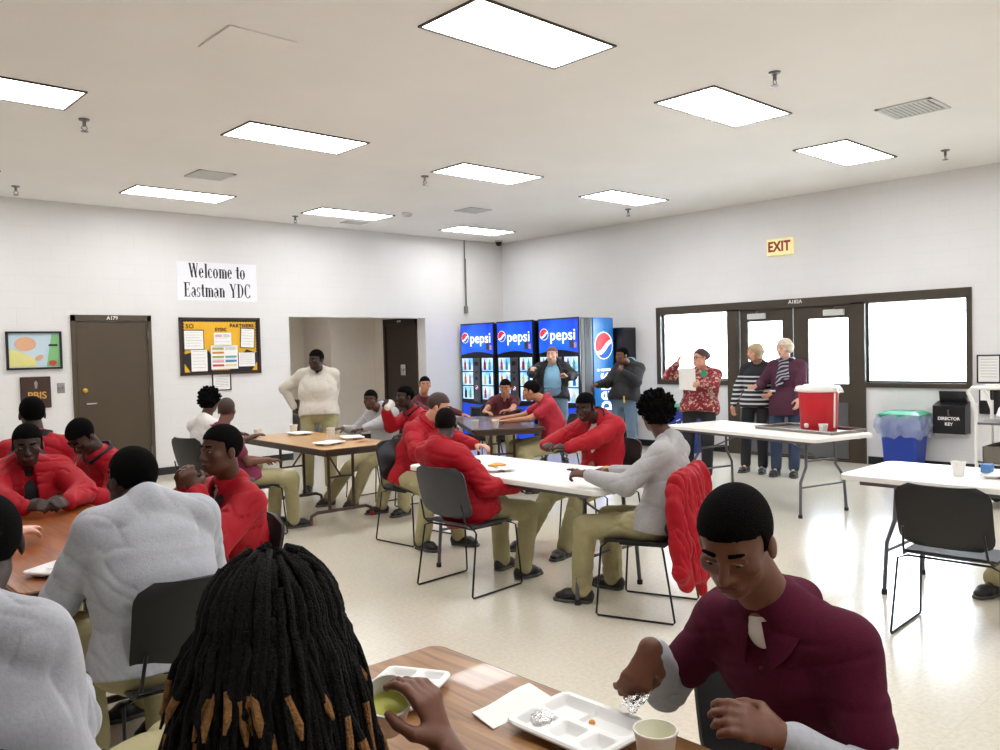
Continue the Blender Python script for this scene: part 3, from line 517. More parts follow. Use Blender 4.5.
def table_top(e, w, l, m, edge=None, th=.03, r=.03, z=.74):
    f = MB(); P = rrect(-w/2, w/2, -l/2, l/2, r); Q = rrect(-w/2+.006, w/2-.006, -l/2+.006, l/2-.006, r-.005)
    n = len(P); V = [(x, y, z-th) for x, y in P]+[(x, y, z-.006) for x, y in P]+[(x, y, z) for x, y in Q]
    f.add(V, [tuple(range(n-1, -1, -1)), tuple(range(2*n, 3*n))]+[(k*n+i, k*n+(i+1) % n, (k+1)*n+(i+1) % n, (k+1)*n+i) for k in range(2) for i in range(n)])
    t = f.build('table_top', m, e)
    if edge:
        f = MB(); P2 = rrect(-w/2-.004, w/2+.004, -l/2-.004, l/2+.004, r); V = [(x, y, z-th-.004) for x, y in P2]+[(x, y, z-.004) for x, y in P2]+[(x, y, z-.004) for x, y in P]+[(x, y, z-th-.004) for x, y in P]
        f.add(V, [(k*n+i, k*n+(i+1) % n, ((k+1) % 4)*n+(i+1) % n, ((k+1) % 4)*n+i) for k in range(4) for i in range(n)]); f.build('edge_band', edge, t)
def white_table(name, loc, rz, w, l, lab):
    e = empty(name, (loc[0], loc[1], 0), rz); table_top(e, w, l, 'white_plastic', None, .035, .06)
    f = MB(); f.box(-w/2+.05, -w/2+.08, -l/2+.12, l/2-.12, .675, .705); f.box(w/2-.08, w/2-.05, -l/2+.12, l/2-.12, .675, .705); f.build('apron', 'steel_grey', e)
    for s in (-1, 1):
        y = s*(l/2-.28); fr = MB()
        for q in (-1, 1):
            fr.tube([(q*.19, y, .7), (q*.19, y, .62), (q*.2, y+s*.005, .45), (q*.29, y+s*.02, .32), (q*.31, y+s*.03, .02)], .0135, 10)
        fr.tube([(-.196, y, .5), (.196, y, .5)], .01, 8); fr.tube([(-.295, y+s*.02, .27), (.295, y+s*.02, .27)], .01, 8)
        fr.tube([(0, y, .5), (0, s*.22, .69)], .008, 8)
        g = fr.build('leg_frame', 'table_steel', e, True)
        for q in (-1, 1): MB().lathe([(.0, 0), (.019, 0), (.019, .03), (.014, .032)], q*.311, y+s*.03, 12).build('foot_cap', 'black_rubber', g, True)
    tag(e, lab, 'table'); return e
def wood_table(name, loc, rz, w, l, m, lab, cap='black_rubber'):
    e = empty(name, (loc[0], loc[1], 0), rz); table_top(e, w, l, m, 'brown_steel', .022, .04)
    f = MB()
    for a in ((-w/2+.03, -w/2+.045, -l/2+.03, l/2-.03), (w/2-.045, w/2-.03, -l/2+.03, l/2-.03), (-w/2+.03, w/2-.03, -l/2+.03, -l/2+.045), (-w/2+.03, w/2-.03, l/2-.045, l/2-.03)): f.box(*a, .67, .716)
    f.build('apron', 'brown_steel', e)
    for s in (-1, 1):
        y = s*(l/2-.42); fr = MB()
        for q in (-1, 1): fr.tube([(q*.13, y, .7), (q*.13, y, .1)], .015, 10)
        fr.tube([(-w/2+.06, y, .03), (-w/2+.07, y, .08), (-w/2+.13, y, .105), (w/2-.13, y, .105), (w/2-.07, y, .08), (w/2-.06, y, .03)], .016, 10)
        fr.tube([(-.13, y, .42), (.13, y, .42)], .01, 8); fr.tube([(0, y, .42), (0, s*.15, .69)], .009, 8)
        g = fr.build('leg_frame', 'brown_steel', e, True)
        for q in (-1, 1): MB().lathe([(.0, 0), (.02, 0), (.022, .035), (.016, .04)], q*(w/2-.06), y, 12).build('foot_cap', cap, g, True)
    tag(e, lab, 'table'); return e
white_table('folding_table', (7.53, 4.30), -math.atan2(.46, 1.91), .8, 1.95, 'long white folding table holding the red drink cooler by the double doors')
white_table('folding_table', (5.56, 1.50), 0, .79, 1.86, 'white folding table at the right edge with an empty black chair in front')
white_table('folding_table', (4.11, 4.12), 0, .78, 1.86, 'white folding table in the middle between people in red jackets')
wood_table('folding_table', (4.30, 7.37), -.05, .78, 1.86, 'wood_pale', 'pale wood folding table with trays in front of the alcove', 'red_cap')
wood_table('folding_table', (6.65, 7.27), -math.atan2(.545, .838), .8, 1.86, 'wood_dark', 'dark brown folding table near the drinks machines')
wood_table('folding_table', (1.15, 4.30), 0, .8, 1.84, 'wood_red', 'reddish wood folding table at far left, hands resting on it')
wood_table('folding_table', (1.085, .95), 0, .77, 1.86, 'wood_near', 'wood grain table in the near foreground with a compartment tray')

chair(4.78, 1.60, (1, .05), 'empty black chair at the right edge in front of the white table'); chair(3.64, 4.27, (1, .07), 'dark grey chair under the person in red seen from behind at the middle table', True)
chair(4.28, 5.68, (.1, -1), 'black chair under the person leaning at the far left corner of the middle table'); chair(4.04, 3.08, (-.33, .94), 'chair with a red jacket draped over its back')
chair(5.2, 4.42, (-1, .03), 'black chair of the person in a red jacket facing the camera at the middle table'); chair(6.92, 6.55, (-.85, .45), 'black chair behind the person in a red polo at the dark brown table')
chair(7.8, 8.45, (-.6, -.8), 'black chair of the maroon shirted person near the drinks machines'); chair(3.36, 6.95, (1, .05), 'black chair under the person in a maroon shirt at the pale wood table'); chair(3.42, 7.85, (.95, .2), 'black chair behind the person in a white shirt by the back wall')
chair(5.2, 7.6, (-1, -.05), 'black chair of the person in grey facing the camera at the pale wood table'); chair(5.2, 6.72, (-1, .1), 'black chair of the person in red drinking at the pale wood table'); chair(6.6, 8.72, (-.2, -1), 'black chair behind the far end of the dark brown table')
chair(1.19, 3.06, (.04, 1), 'black chair at lower left behind the grey sweatshirt, beside the dreadlocks'); chair(1.60, 3.70, (-1, -.05), 'black chair under the person in red at the left with hand to mouth'); chair(1.86, .92, (-.6, -.8), 'black chair behind the person in the maroon polo in the foreground')
chair(.44, 2.12, (.72, .7), 'black chair at the bottom left corner under the nearest grey sweatshirt'); chair(.42, 1.02, (1, .55), 'black chair under the person with dreadlocks'); chair(1.3, 5.62, (-.05, -1), 'black chair of the person with clasped hands at far left')
chair(6.4, 1.35, (-1, .1), 'black chair beyond the right table, at the right edge of the photo')

# cups, trays and food
def make_cup(liq):
    e = empty('foam_cup'); MB().lathe([(0, 0), (.028, 0), (.03, .003), (.0415, .084), (.044, .087), (.0435, .09), (.0405, .09), (.029, .006), (0, .006)], n=28).build('cup_body', 'cup', e, True)
    if liq: MB().lathe([(0, .0), (.0365, 0), (.037, .001), (0, .001)], n=28).xf(lambda v: (v[0], v[1], v[2]+.05)).build('lemonade', 'lemonade', e)
    return e
C0 = make_cup(False); C1 = make_cup(True); kids(C0); kids(C1); cu = set()
def cup(x, y, z, lab, liq=False, tilt=(0, 0)):
    src = C1 if liq else C0; o = src if src.name not in cu else copy_tree(src); cu.add(src.name)
    o.location = (x, y, z); o.rotation_euler = (tilt[0], tilt[1], 0); tag(o, lab, 'cup', 'white foam cups')
TZ = .7405
cup(1.305, .985, TZ, 'white foam cup of pale yellow drink in front of the maroon polo', True); cup(.862, 1.25, .90, 'white foam cup held beside the dreadlocks, yellow drink inside', True, (.5, -.35))
cup(7.38, 3.60, TZ, 'small white cup beside the red cooler'); cup(5.50, 1.83, TZ, 'white foam cup on the right hand table'); cup(5.97, 6.84, TZ, 'left white cup of two on the dark brown table'); cup(6.10, 6.66, TZ, 'right white cup of two on the dark brown table')
cup(4.52, 8.18, TZ, 'white cup at the far end of the pale wood table beside a tray'); cup(4.03, 8.04, TZ, 'white cup at the left corner of the pale wood table'); cup(4.36, 7.16, TZ, 'lower cup of the two stacked in the middle of the pale wood table'); cup(4.36, 7.16, TZ+.03, 'upper cup of the two stacked in the middle of the pale wood table')
cup(4.70, 6.69, 1.045, 'white cup raised to the mouth of the person in red at the pale wood table', False, (-.2, 1.0))
def make_tray():
    W, L = .135, .105; wells = [(-.068, .045, .052, .044), (.045, .045, .075, .044), (-.08, -.052, .04, .036), (.01, -.052, .036, .036), (.09, -.052, .03, .036)]
    def top(x, y):
        d = 1
        for cx, cy, hx, hy in wells:
            r = .014; qx = abs(x-cx)-hx+r; qy = abs(y-cy)-hy+r; s = math.hypot(max(qx, 0), max(qy, 0))+min(max(qx, qy), 0)-r; d = min(d, s)
        t = min(1, max(0, (-d)/.014)); t = t*t*(3-2*t); return .026-.021*t
    nu, nv = 60, 48; V = []; 
    for side in (0, 1):
        for j in range(nv+1):
            for i in range(nu+1):
                u = i/nu*2-1; v = j/nv*2-1; r = .03; x = u*W*1.0; y = v*L
                ex = max(0, abs(y)-(L-r)); w = W-r+math.sqrt(max(0, r*r-ex*ex)); x = u*w
                edge = min(W-abs(x), L-abs(y)); z = top(x, y)
                if min(i, nu-i, j, nv-j) == 0: z = .022
                V.append((x, y, z if side == 0 else max(.0005, z-.004) if z > .006 else .0005))
    K = (nu+1)*(nv+1); q = lambda i, j: j*(nu+1)+i
    Fs = [(q(i, j), q(i+1, j), q(i+1, j+1), q(i, j+1)) for j in range(nv) for i in range(nu)]; Fs += [tuple(K+a for a in f[::-1]) for f in list(Fs)]
    B = [q(i, 0) for i in range(nu+1)]+[q(nu, j) for j in range(1, nv+1)]+[q(i, nv) for i in range(nu-1, -1, -1)]+[q(0, j) for j in range(nv-1, 0, -1)]
    n = len(B); Fs += [(B[i], K+B[i], K+B[(i+1) % n], B[(i+1) % n]) for i in range(n)]
    f = MB(); f.add(V, Fs); return f
t0 = make_tray().build('foam_tray', 'foam', None, True); ft = True
def tray(x, y, rz, lab, z=TZ, s=1):
    global ft
    o = t0 if ft else t0.copy()
    if not ft: COL.objects.link(o)
    ft = False; o.location = (x, y, z); o.rotation_euler = (0, 0, rz); o.scale = (s, s, s); tag(o, lab, 'tray', 'white foam compartment trays')
tray(1.335, 1.21, -PI/2+.02, 'large compartment tray holding a foil ball, in the foreground'); tray(1.19, 1.66, .5, 'small white tray behind the raised hand in the foreground', TZ, .85); tray(4.13, 6.82, 0.3, 'near white tray at the front corner of the pale wood table'); tray(4.46, 7.95, 1.5, 'far white tray on the pale wood table beside the cup')
tray(4.55, 7.08, 1.2, 'white tray at the right side of the pale wood table'); tray(3.95, 4.30, 1.0, 'white tray with bread on the middle table by the grey chair'); tray(4.28, 3.62, .2, 'white tray in front of the curly haired person'); tray(5.62, 1.62, .1, 'white tray at the right edge on the right table'); tray(.98, 3.62, .6, 'white tray half hidden at the grey sweatshirt, on the reddish table')
# foil, food, napkins
f = MB(); rnd = random.Random(5)
f.lathe([(0, 0), (.018, .001), (.026, .01), (.024, .022), (.012, .03), (0, .032)], n=14); f.xf(lambda v: (v[0]*(1+rnd.uniform(-.25, .25)), v[1]*(1+rnd.uniform(-.25, .25)), v[2]+rnd.uniform(-.003, .004)))
tag(f.build('foil_ball', 'foil', None, True, (1.285, 1.275, TZ+.008)), 'crumpled silver foil in the compartment tray', 'foil')
f = MB(); f.lathe([(0, 0), (.008, .002), (.006, .007), (0, .009)], n=8); tag(f.build('food_crumb', 'orange_c', None, True, (1.375, 1.21, TZ+.006)), 'small orange food scrap in the foreground compartment tray', 'food')
f = MB()
shell(f, lambda u, v: (1.325+u*.105+v*.008, 1.412+v*.045+u*.012*1, TZ+.004+.003*math.sin(3*u)+.002*v), 10, 6, .0025); tag(f.build('paper_napkin', 'paper', None, True), 'white paper napkin lying beside the foreground tray', 'napkin')
f = MB(); shell(f, lambda u, v: (u*.06, v*.03, .004+.006*math.sin(5*u+v)*.4+.006), 10, 6, .002); tag(f.build('snack_wrapper', 'red_c', None, True, (4.42, 6.72, TZ)), 'red snack wrapper at the front right corner of the pale wood table', 'wrapper')
f = MB()
shell(f, lambda u, v: (u*.055, v*.035, .03+.012*(1-u*u)*(1-v*v)), 8, 8, .012); tag(f.build('bread_slice', 'food', None, True, (3.97, 4.33, TZ)), 'piece of bread in the tray on the middle table', 'food')
f = MB(); shell(f, lambda u, v: (u*.04, v*.03, .028+.01*(1-u*u)*(1-v*v)), 8, 8, .01); tag(f.build('food_portion', 'food', None, True, (4.33, 3.63, TZ)), 'yellow food in the tray of the curly haired person', 'food')
f = MB(); f.box(-.04, .04, -.025, .025, .0, .05, .004); tag(f.build('milk_carton', 'blue_c', None, False, (5.56, 1.69, TZ+.03)), 'little blue and white carton on the tray at the right edge', 'carton')
f = MB(); shell(f, lambda u, v: (u*.05, v*.03, .01+.006*math.sin(4*u+3*v)), 8, 6, .003); tag(f.build('crumpled_napkin', 'paper', None, True, (1.33, 4.5, TZ)), 'small crumpled napkin at the near right of the reddish table', 'napkin')

# cooler and pan
e = empty('sheet_pan', (7.62, 3.86, TZ), -.23); f = MB(); f.box(-.23, .23, -.44, .44, 0, .004); f.box(-.24, .24, -.45, -.44, 0, .025); f.box(-.24, .24, .44, .45, 0, .025); f.box(-.24, -.23, -.45, .45, 0, .025); f.box(.23, .24, -.45, .45, 0, .025); f.build('pan_body', 'tray_metal', e)
MB().tube([(-.245, -.455, .027), (.245, -.455, .027), (.245, .455, .027), (-.245, .455, .027)], .005, 6, True).build('rolled_rim', 'steel', e); tag(e, 'metal sheet pan under the red cooler', 'tray')
e = empty('drink_cooler', (7.66, 3.78, TZ+.006), -.23); MB().lathe([(0, 0), (.16, 0), (.168, .02), (.182, .37), (.18, .375), (0, .375)], n=40).build('cooler_body', 'red_jug', e, True)
lid = MB().lathe([(.188, .365), (.2, .375), (.2, .405), (.19, .42), (.14, .425), (.13, .435), (0, .44)], n=40).build('lid', 'white_plastic', e, True); MB().box(-.06, .06, -.012, .012, .43, .45, .005).build('vent_cap', 'white_plastic', lid)
for s in (-1, 1): MB().tube([(.02, s*.19, .39), (.03, s*.235, .4), (.03, s*.25, .37), (-.03, s*.25, .37), (-.03, s*.235, .4), (-.02, s*.19, .39)], .011, 8).build('handle', 'white_plastic', e, True)
MB().tube([(0, -.184, .36), (0, -.176, .03)], .009, 8).build('side_rail', 'white_plastic', e, True)
MB().box(-.19, -.15, -.02, .02, .03, .07, .008).build('spigot', 'white_plastic', e); tag(e, 'red drink cooler with white lid on the long white table', 'cooler')

# bins
def bin_(x, y, lab, w=.23, d=.2, bag=True):
    e = empty('waste_bin', (x, y, 0)); f = MB()
    P0 = rrect(-d*.8, d*.8, -w*.8, w*.8, .04); P1 = rrect(-d, d, -w, w, .05); n = len(P0)
    f.add([(a, b_, 0) for a, b_ in P0]+[(a, b_, .66) for a, b_ in P1]+[(a*.96, b_*.96, .66) for a, b_ in P1]+[(a*.96, b_*.96, .02) for a, b_ in P0], [tuple(range(n-1, -1, -1))]+[(k*n+i, k*n+(i+1) % n, (k+1)*n+(i+1) % n, (k+1)*n+i) for k in range(3) for i in range(n)]+[tuple(range(3*n, 4*n))]); f.build('bin_body', 'bin_blue', e)
    f = MB(); Q = rrect(-d-.02, d+.02, -w-.02, w+.02, .06); f.prism(Q, .655, .69); Q2 = rrect(-d+.02, d-.02, -w+.02, w-.02, .05); f.add([(a, b_, .69) for a, b_ in Q]+[(a*.9, b_*.9, .725) for a, b_ in Q2], [(i, (i+1) % n, n+(i+1) % n, n+i) for i in range(n)]+[tuple(range(n, 2*n))]); f.build('bin_lid', 'bin_green', e)
    if bag:
        f = MB(); nn = 72; V = []; rnd = random.Random(9)
        for j in range(9):
            for k in range(nn):
                a = 2*PI*k/nn; c, s_ = math.cos(a), math.sin(a); sq = max(abs(c)/(d+.025), abs(s_)/(w+.025)); rr = 1/sq*.97
                rr += .012*math.sin(7*a+j)+.014*math.sin(17*a+j*.7)*(j/8)+.035*math.sin(PI*j/8)+rnd.uniform(-.004, .004)
                V.append((rr*c, rr*s_, .69-.27*j/8*(1+.06*math.sin(5*a)+.05*math.sin(11*a))))
        f.add(V, [(j*nn+k, j*nn+(k+1) % nn, (j+1)*nn+(k+1) % nn, (j+1)*nn+k) for j in range(8) for k in range(nn)]); f.build('bin_liner', 'bag', e, True)
    tag(e, lab, 'bin'); return e
bin_(10.50, 4.10, 'blue waste bin with green rim and clear liner under the right window'); b2 = bin_(10.45, 7.2, 'blue recycling bin with green lid behind the woman in the floral top', bag=False)
f = MB()
for k in range(3):
    a = 2*PI*k/3+.5; f.tube([(-.186, .06*math.cos(a), .45+.06*math.sin(a)), (-.186, .06*math.cos(a+1.4), .45+.06*math.sin(a+1.4))], .01, 6)
f.build('recycling_mark', 'white_plastic', b2)
e = empty('waste_cabinet', (7.06, 12.35, 0)); MB().box(-.17, .17, -.15, .15, 0, .86, .01).build('cabinet_body', 'steel_grey', e); MB().box(-.12, .02, -.155, -.15, .3, .74).build('cabinet_louvre', 'dark_brown', e); MB().box(.05, .12, -.155, -.15, .62, .74).build('cabinet_label', 'blue_c', e); tag(e, 'grey metal cabinet standing in the alcove behind the standing person in white', 'cabinet')
# cart
e = empty('utility_cart', (8.75, 2.42, 0)); f = MB()
for x in (-.22, .22): f.tube([(x, .26, .1), (x, .26, .98)], .016, 10); f.tube([(x, -.4, .1), (x, -.4, .8)], .014, 10)
f.tube([(-.22, .26, .9), (-.22, .3, 1.02), (-.22, .33, 1.08), (-.2, .3, 1.12), (-.2, .0, 1.12), (-.2, -.12, .95), (-.2, -.2, .82)], .018, 10)
f.tube([(.22, .26, .9), (.22, .3, 1.02), (.22, .33, 1.08), (.2, .3, 1.12), (.2, .0, 1.12), (.2, -.12, .95), (.2, -.2, .82)], .018, 10); f.build('cart_frame', 'white_plastic', e, True)
for z in (.12, .42, .78): MB().box(-.23, .23, -.42, .27, z, z+.02).build('shelf', 'steel_grey', e)
f = MB()
for a in ((-.22, .22, -.4, -.39), (-.22, .22, .2, .21), (-.22, -.21, -.4, .21), (.21, .22, -.4, .21)): f.box(*a, .44, .58)
f.build('basket', 'tray_metal', e)
for x in (-.2, .2):
    for y in (-.36, .22): MB().lathe([(0, -.015), (.05, -.015), (.05, .015), (0, .015)], n=16).xf(lambda v: (x+v[2], y+v[0], .05+v[1])).build('caster', 'black_rubber', e, True)
tag(e, 'white handled utility cart at the right edge by the wall', 'cart')
f = MB(); rnd = random.Random(4); f.lathe([(0, 0), (.18, .0), (.24, .05), (.23, .12), (.15, .19), (.05, .21), (0, .21)], n=28); f.xf(lambda v: (v[0]*.8*(1+rnd.uniform(-.06, .06)), v[1]*1.1*(1+rnd.uniform(-.06, .06)), v[2]+rnd.uniform(-.006, .006)))
tag(f.build('white_bag', 'sign_face', None, True, (8.74, 2.3, .805)), 'puffy white bag lying on the cart at the right edge', 'bag')

# ---------------------------------------------------------------- vending machines (face -x)
def face(parent, name, m, poly, y=0, th=.004): return MB().prism(poly, 0, th).xf(lambda v: (v[0], y-v[2], v[1])).build(name, m, parent)
def globe(parent, cx, cz, r, y, xf=None):
    def wave(x0, z0, a): return z0
    def circ(a0, a1, n=20, rr=r): return [(cx+rr*math.cos(math.radians(a0+(a1-a0)*k/n)), cz+rr*math.sin(math.radians(a0+(a1-a0)*k/n))) for k in range(n+1)]
    def cub(p0, p1, p2, p3, n=12): return [tuple(((1-t)**3)*p0[i]+3*(1-t)**2*t*p1[i]+3*(1-t)*t*t*p2[i]+t**3*p3[i] for i in (0, 1)) for t in [k/n for k in range(n+1)]]
    P = lambda a, q=1: (cx+r*q*math.cos(math.radians(a)), cz+r*q*math.sin(math.radians(a)))
    parts = [('emblem_disc', 'logo_white', circ(0, 360, 40, r*1.08), .0)]
    parts.append(('emblem_upper', 'logo_red', circ(28, 205, 24)+cub(P(205), (cx-.1*r, cz-.55*r), (cx+.05*r, cz+.35*r), P(28))[1:-1], .003))
    parts.append(('emblem_lower', 'logo_blue', circ(228, 372, 24)+cub(P(372), (cx+.45*r, cz+.1*r), (cx+.2*r, cz-.75*r), P(228))[1:-1], .003))
    out = []
    for n, m, poly, dy in parts:
        o = face(parent, n, m, poly, y-dy, .003)
        if xf: xf(o)
        out.append(o)
    return out
def make_vending():
    e = empty('vending_machine'); W = .44; Ht = 2.07
    MB().box(-W, W, .03, .8, .06, Ht-.01, .015).build('cabinet', 'vend_black', e)
    MB().box(-W, W, 0, .03, .1, Ht, .006).build('door_bezel', 'vend_black', e)
    MB().box(-W+.03, W-.03, .1, .7, 0, .06).build('base', 'black_rubber', e)
    arch = [(-W+.025, 2.045), (-W+.025, 1.52)]+[(-W+.025+(2*W-.05)*k/12, 1.52+.05*math.sin(PI*k/12)) for k in range(1, 12)]+[(W-.025, 1.52), (W-.025, 2.045)]
    s = face(e, 'lit_sign', 'vend_sign', arch[::-1], 0, .008)
    t = text_mesh('sign_lettering', 'pepsi', .25, 'logo_white', s, .002, .002, 1.0, 1.05); t.location = (.1, -.012, 1.80); globe(s, -.3, 1.82, .085, -.009)
    MB().box(.24, .32, -.012, -.006, 1.6, 1.72).build('card_decal', 'vend_silver', s); MB().box(.335, .385, -.012, -.006, 1.6, 1.68).build('card_decal', 'pink_c', s)
    # product windows
    bc = ['red_c', 'blue_c', 'orange_c', 'pink_c', 'notice_brown', 'green_c', 'red_nylon', 'teal_c', 'yellow_c', 'logo_blue', 'red_c', 'white_plastic']; k = 0
    for x0, x1 in ((-W+.04, -.12), (.12, W-.04)):
        for r in range(3):
            z1 = 1.46-r*.245; z0 = z1-.225
            wnd = MB().box(x0, x1, -.006, .0, z0, z1, .003).build('product_window', 'vend_window', e)
            for q in (0, 1):
                bx = x0+(x1-x0)*(.28+.44*q); f = MB(); f.lathe([(0, 0), (.03, 0), (.032, .06), (.026, .08), (.03, .11), (.01, .16), (.01, .185), (0, .185)], n=12)
                f.xf(lambda v: (bx+v[0], -.008-abs(v[1])*.25 if v[1] < 0 else -.006, z0+.02+v[2])); f.build('bottle_picture', bc[k % 12], wnd); k += 1
    col = MB().box(-.085, .085, -.03, 0, .70, 1.46, .012).build('coin_column', 'vend_silver', e)
    MB().box(-.045, .045, -.036, -.03, 1.33, 1.4).build('display', 'vend_black', col); MB().box(-.03, .03, -.04, -.03, 1.2, 1.23, .004).build('bill_slot', 'vend_black', col); MB().box(-.02, .02, -.036, -.03, 1.08, 1.13).build('coin_slot', 'vend_black', col); globe(col, 0, .95, .032, -.031)
    low = [(-W+.025, .12), (W-.025, .12), (W-.025, .68)]+[(W-.025-(2*W-.05)*k/12, .68-.03*math.sin(PI*k/12)) for k in range(1, 12)]+[(-W+.025, .68)]
    face(e, 'lower_panel', 'vend_low', low, 0, .008)
    f = MB(); f.box(-.2, .16, -.035, -.005, .36, .40, .008); f.box(-.2, .16, -.035, -.005, .58, .62, .008); f.box(-.2, -.16, -.035, -.005, .4, .58, .008); f.box(.12, .16, -.035, -.005, .4, .58, .008); f.build('delivery_surround', 'vend_silver', e)
    MB().box(-.16, .12, -.012, -.004, .4, .58).build('delivery_flap', 'vend_black', e)
    return e
V0 = make_vending()
def side_panel(e):
    MB().box(.44, .448, .03, .10, .1, 2.05).build('door_trim', 'vent_dark', e); MB().box(.44, .446, .12, .26, .1, 2.05).build('side_strip', 'chair_grey', e)
    sp = MB().box(.44, .452, .31, .79, .08, 2.055).build('side_panel', 'vend_side', e)
    def rot(o): o.rotation_euler = (0, 0, PI/2)
    g = globe(sp, .55, 1.62, .2, -.453, rot)
    t = text_mesh('side_lettering', 'pepsi', .5, 'logo_white', sp, .002, .004); t.rotation_euler = (0, -PI/2, PI/2)
    # stand the word upright along z on the +x face
    t.rotation_euler = (0, 0, 0)
    for v in t.data.vertices: x, y, z = v.co; v.co = (.455-y, .55-z, x*.66+.93)
kids(V0); vms = [V0, copy_tree(V0), copy_tree(V0)]
for o, y, x, l in zip(vms, (10.97, 9.99, 8.97), (9.66, 9.63, 9.6), ('leftmost blue drinks machine, in the corner by the back wall', 'middle one of the three blue drinks machines', 'rightmost blue drinks machine, its printed side panel in view')):
    o.location = (x, y, 0); o.rotation_euler = (0, 0, -PI/2); tag(o, l, 'vending machine', 'blue drinks machines')
side_panel(vms[2])
e = empty('dark_cabinet', (10.6, 8.45, 0)); MB().box(-.17, .16, -.1, .5, 0, 1.9, .01).build('cabinet_body', 'vend_black', e); MB().box(-.15, .14, -.106, -.1, .1, 1.86).build('cabinet_door', 'ink', e); tag(e, 'tall dark cabinet between the drinks machine and the right wall', 'cabinet')
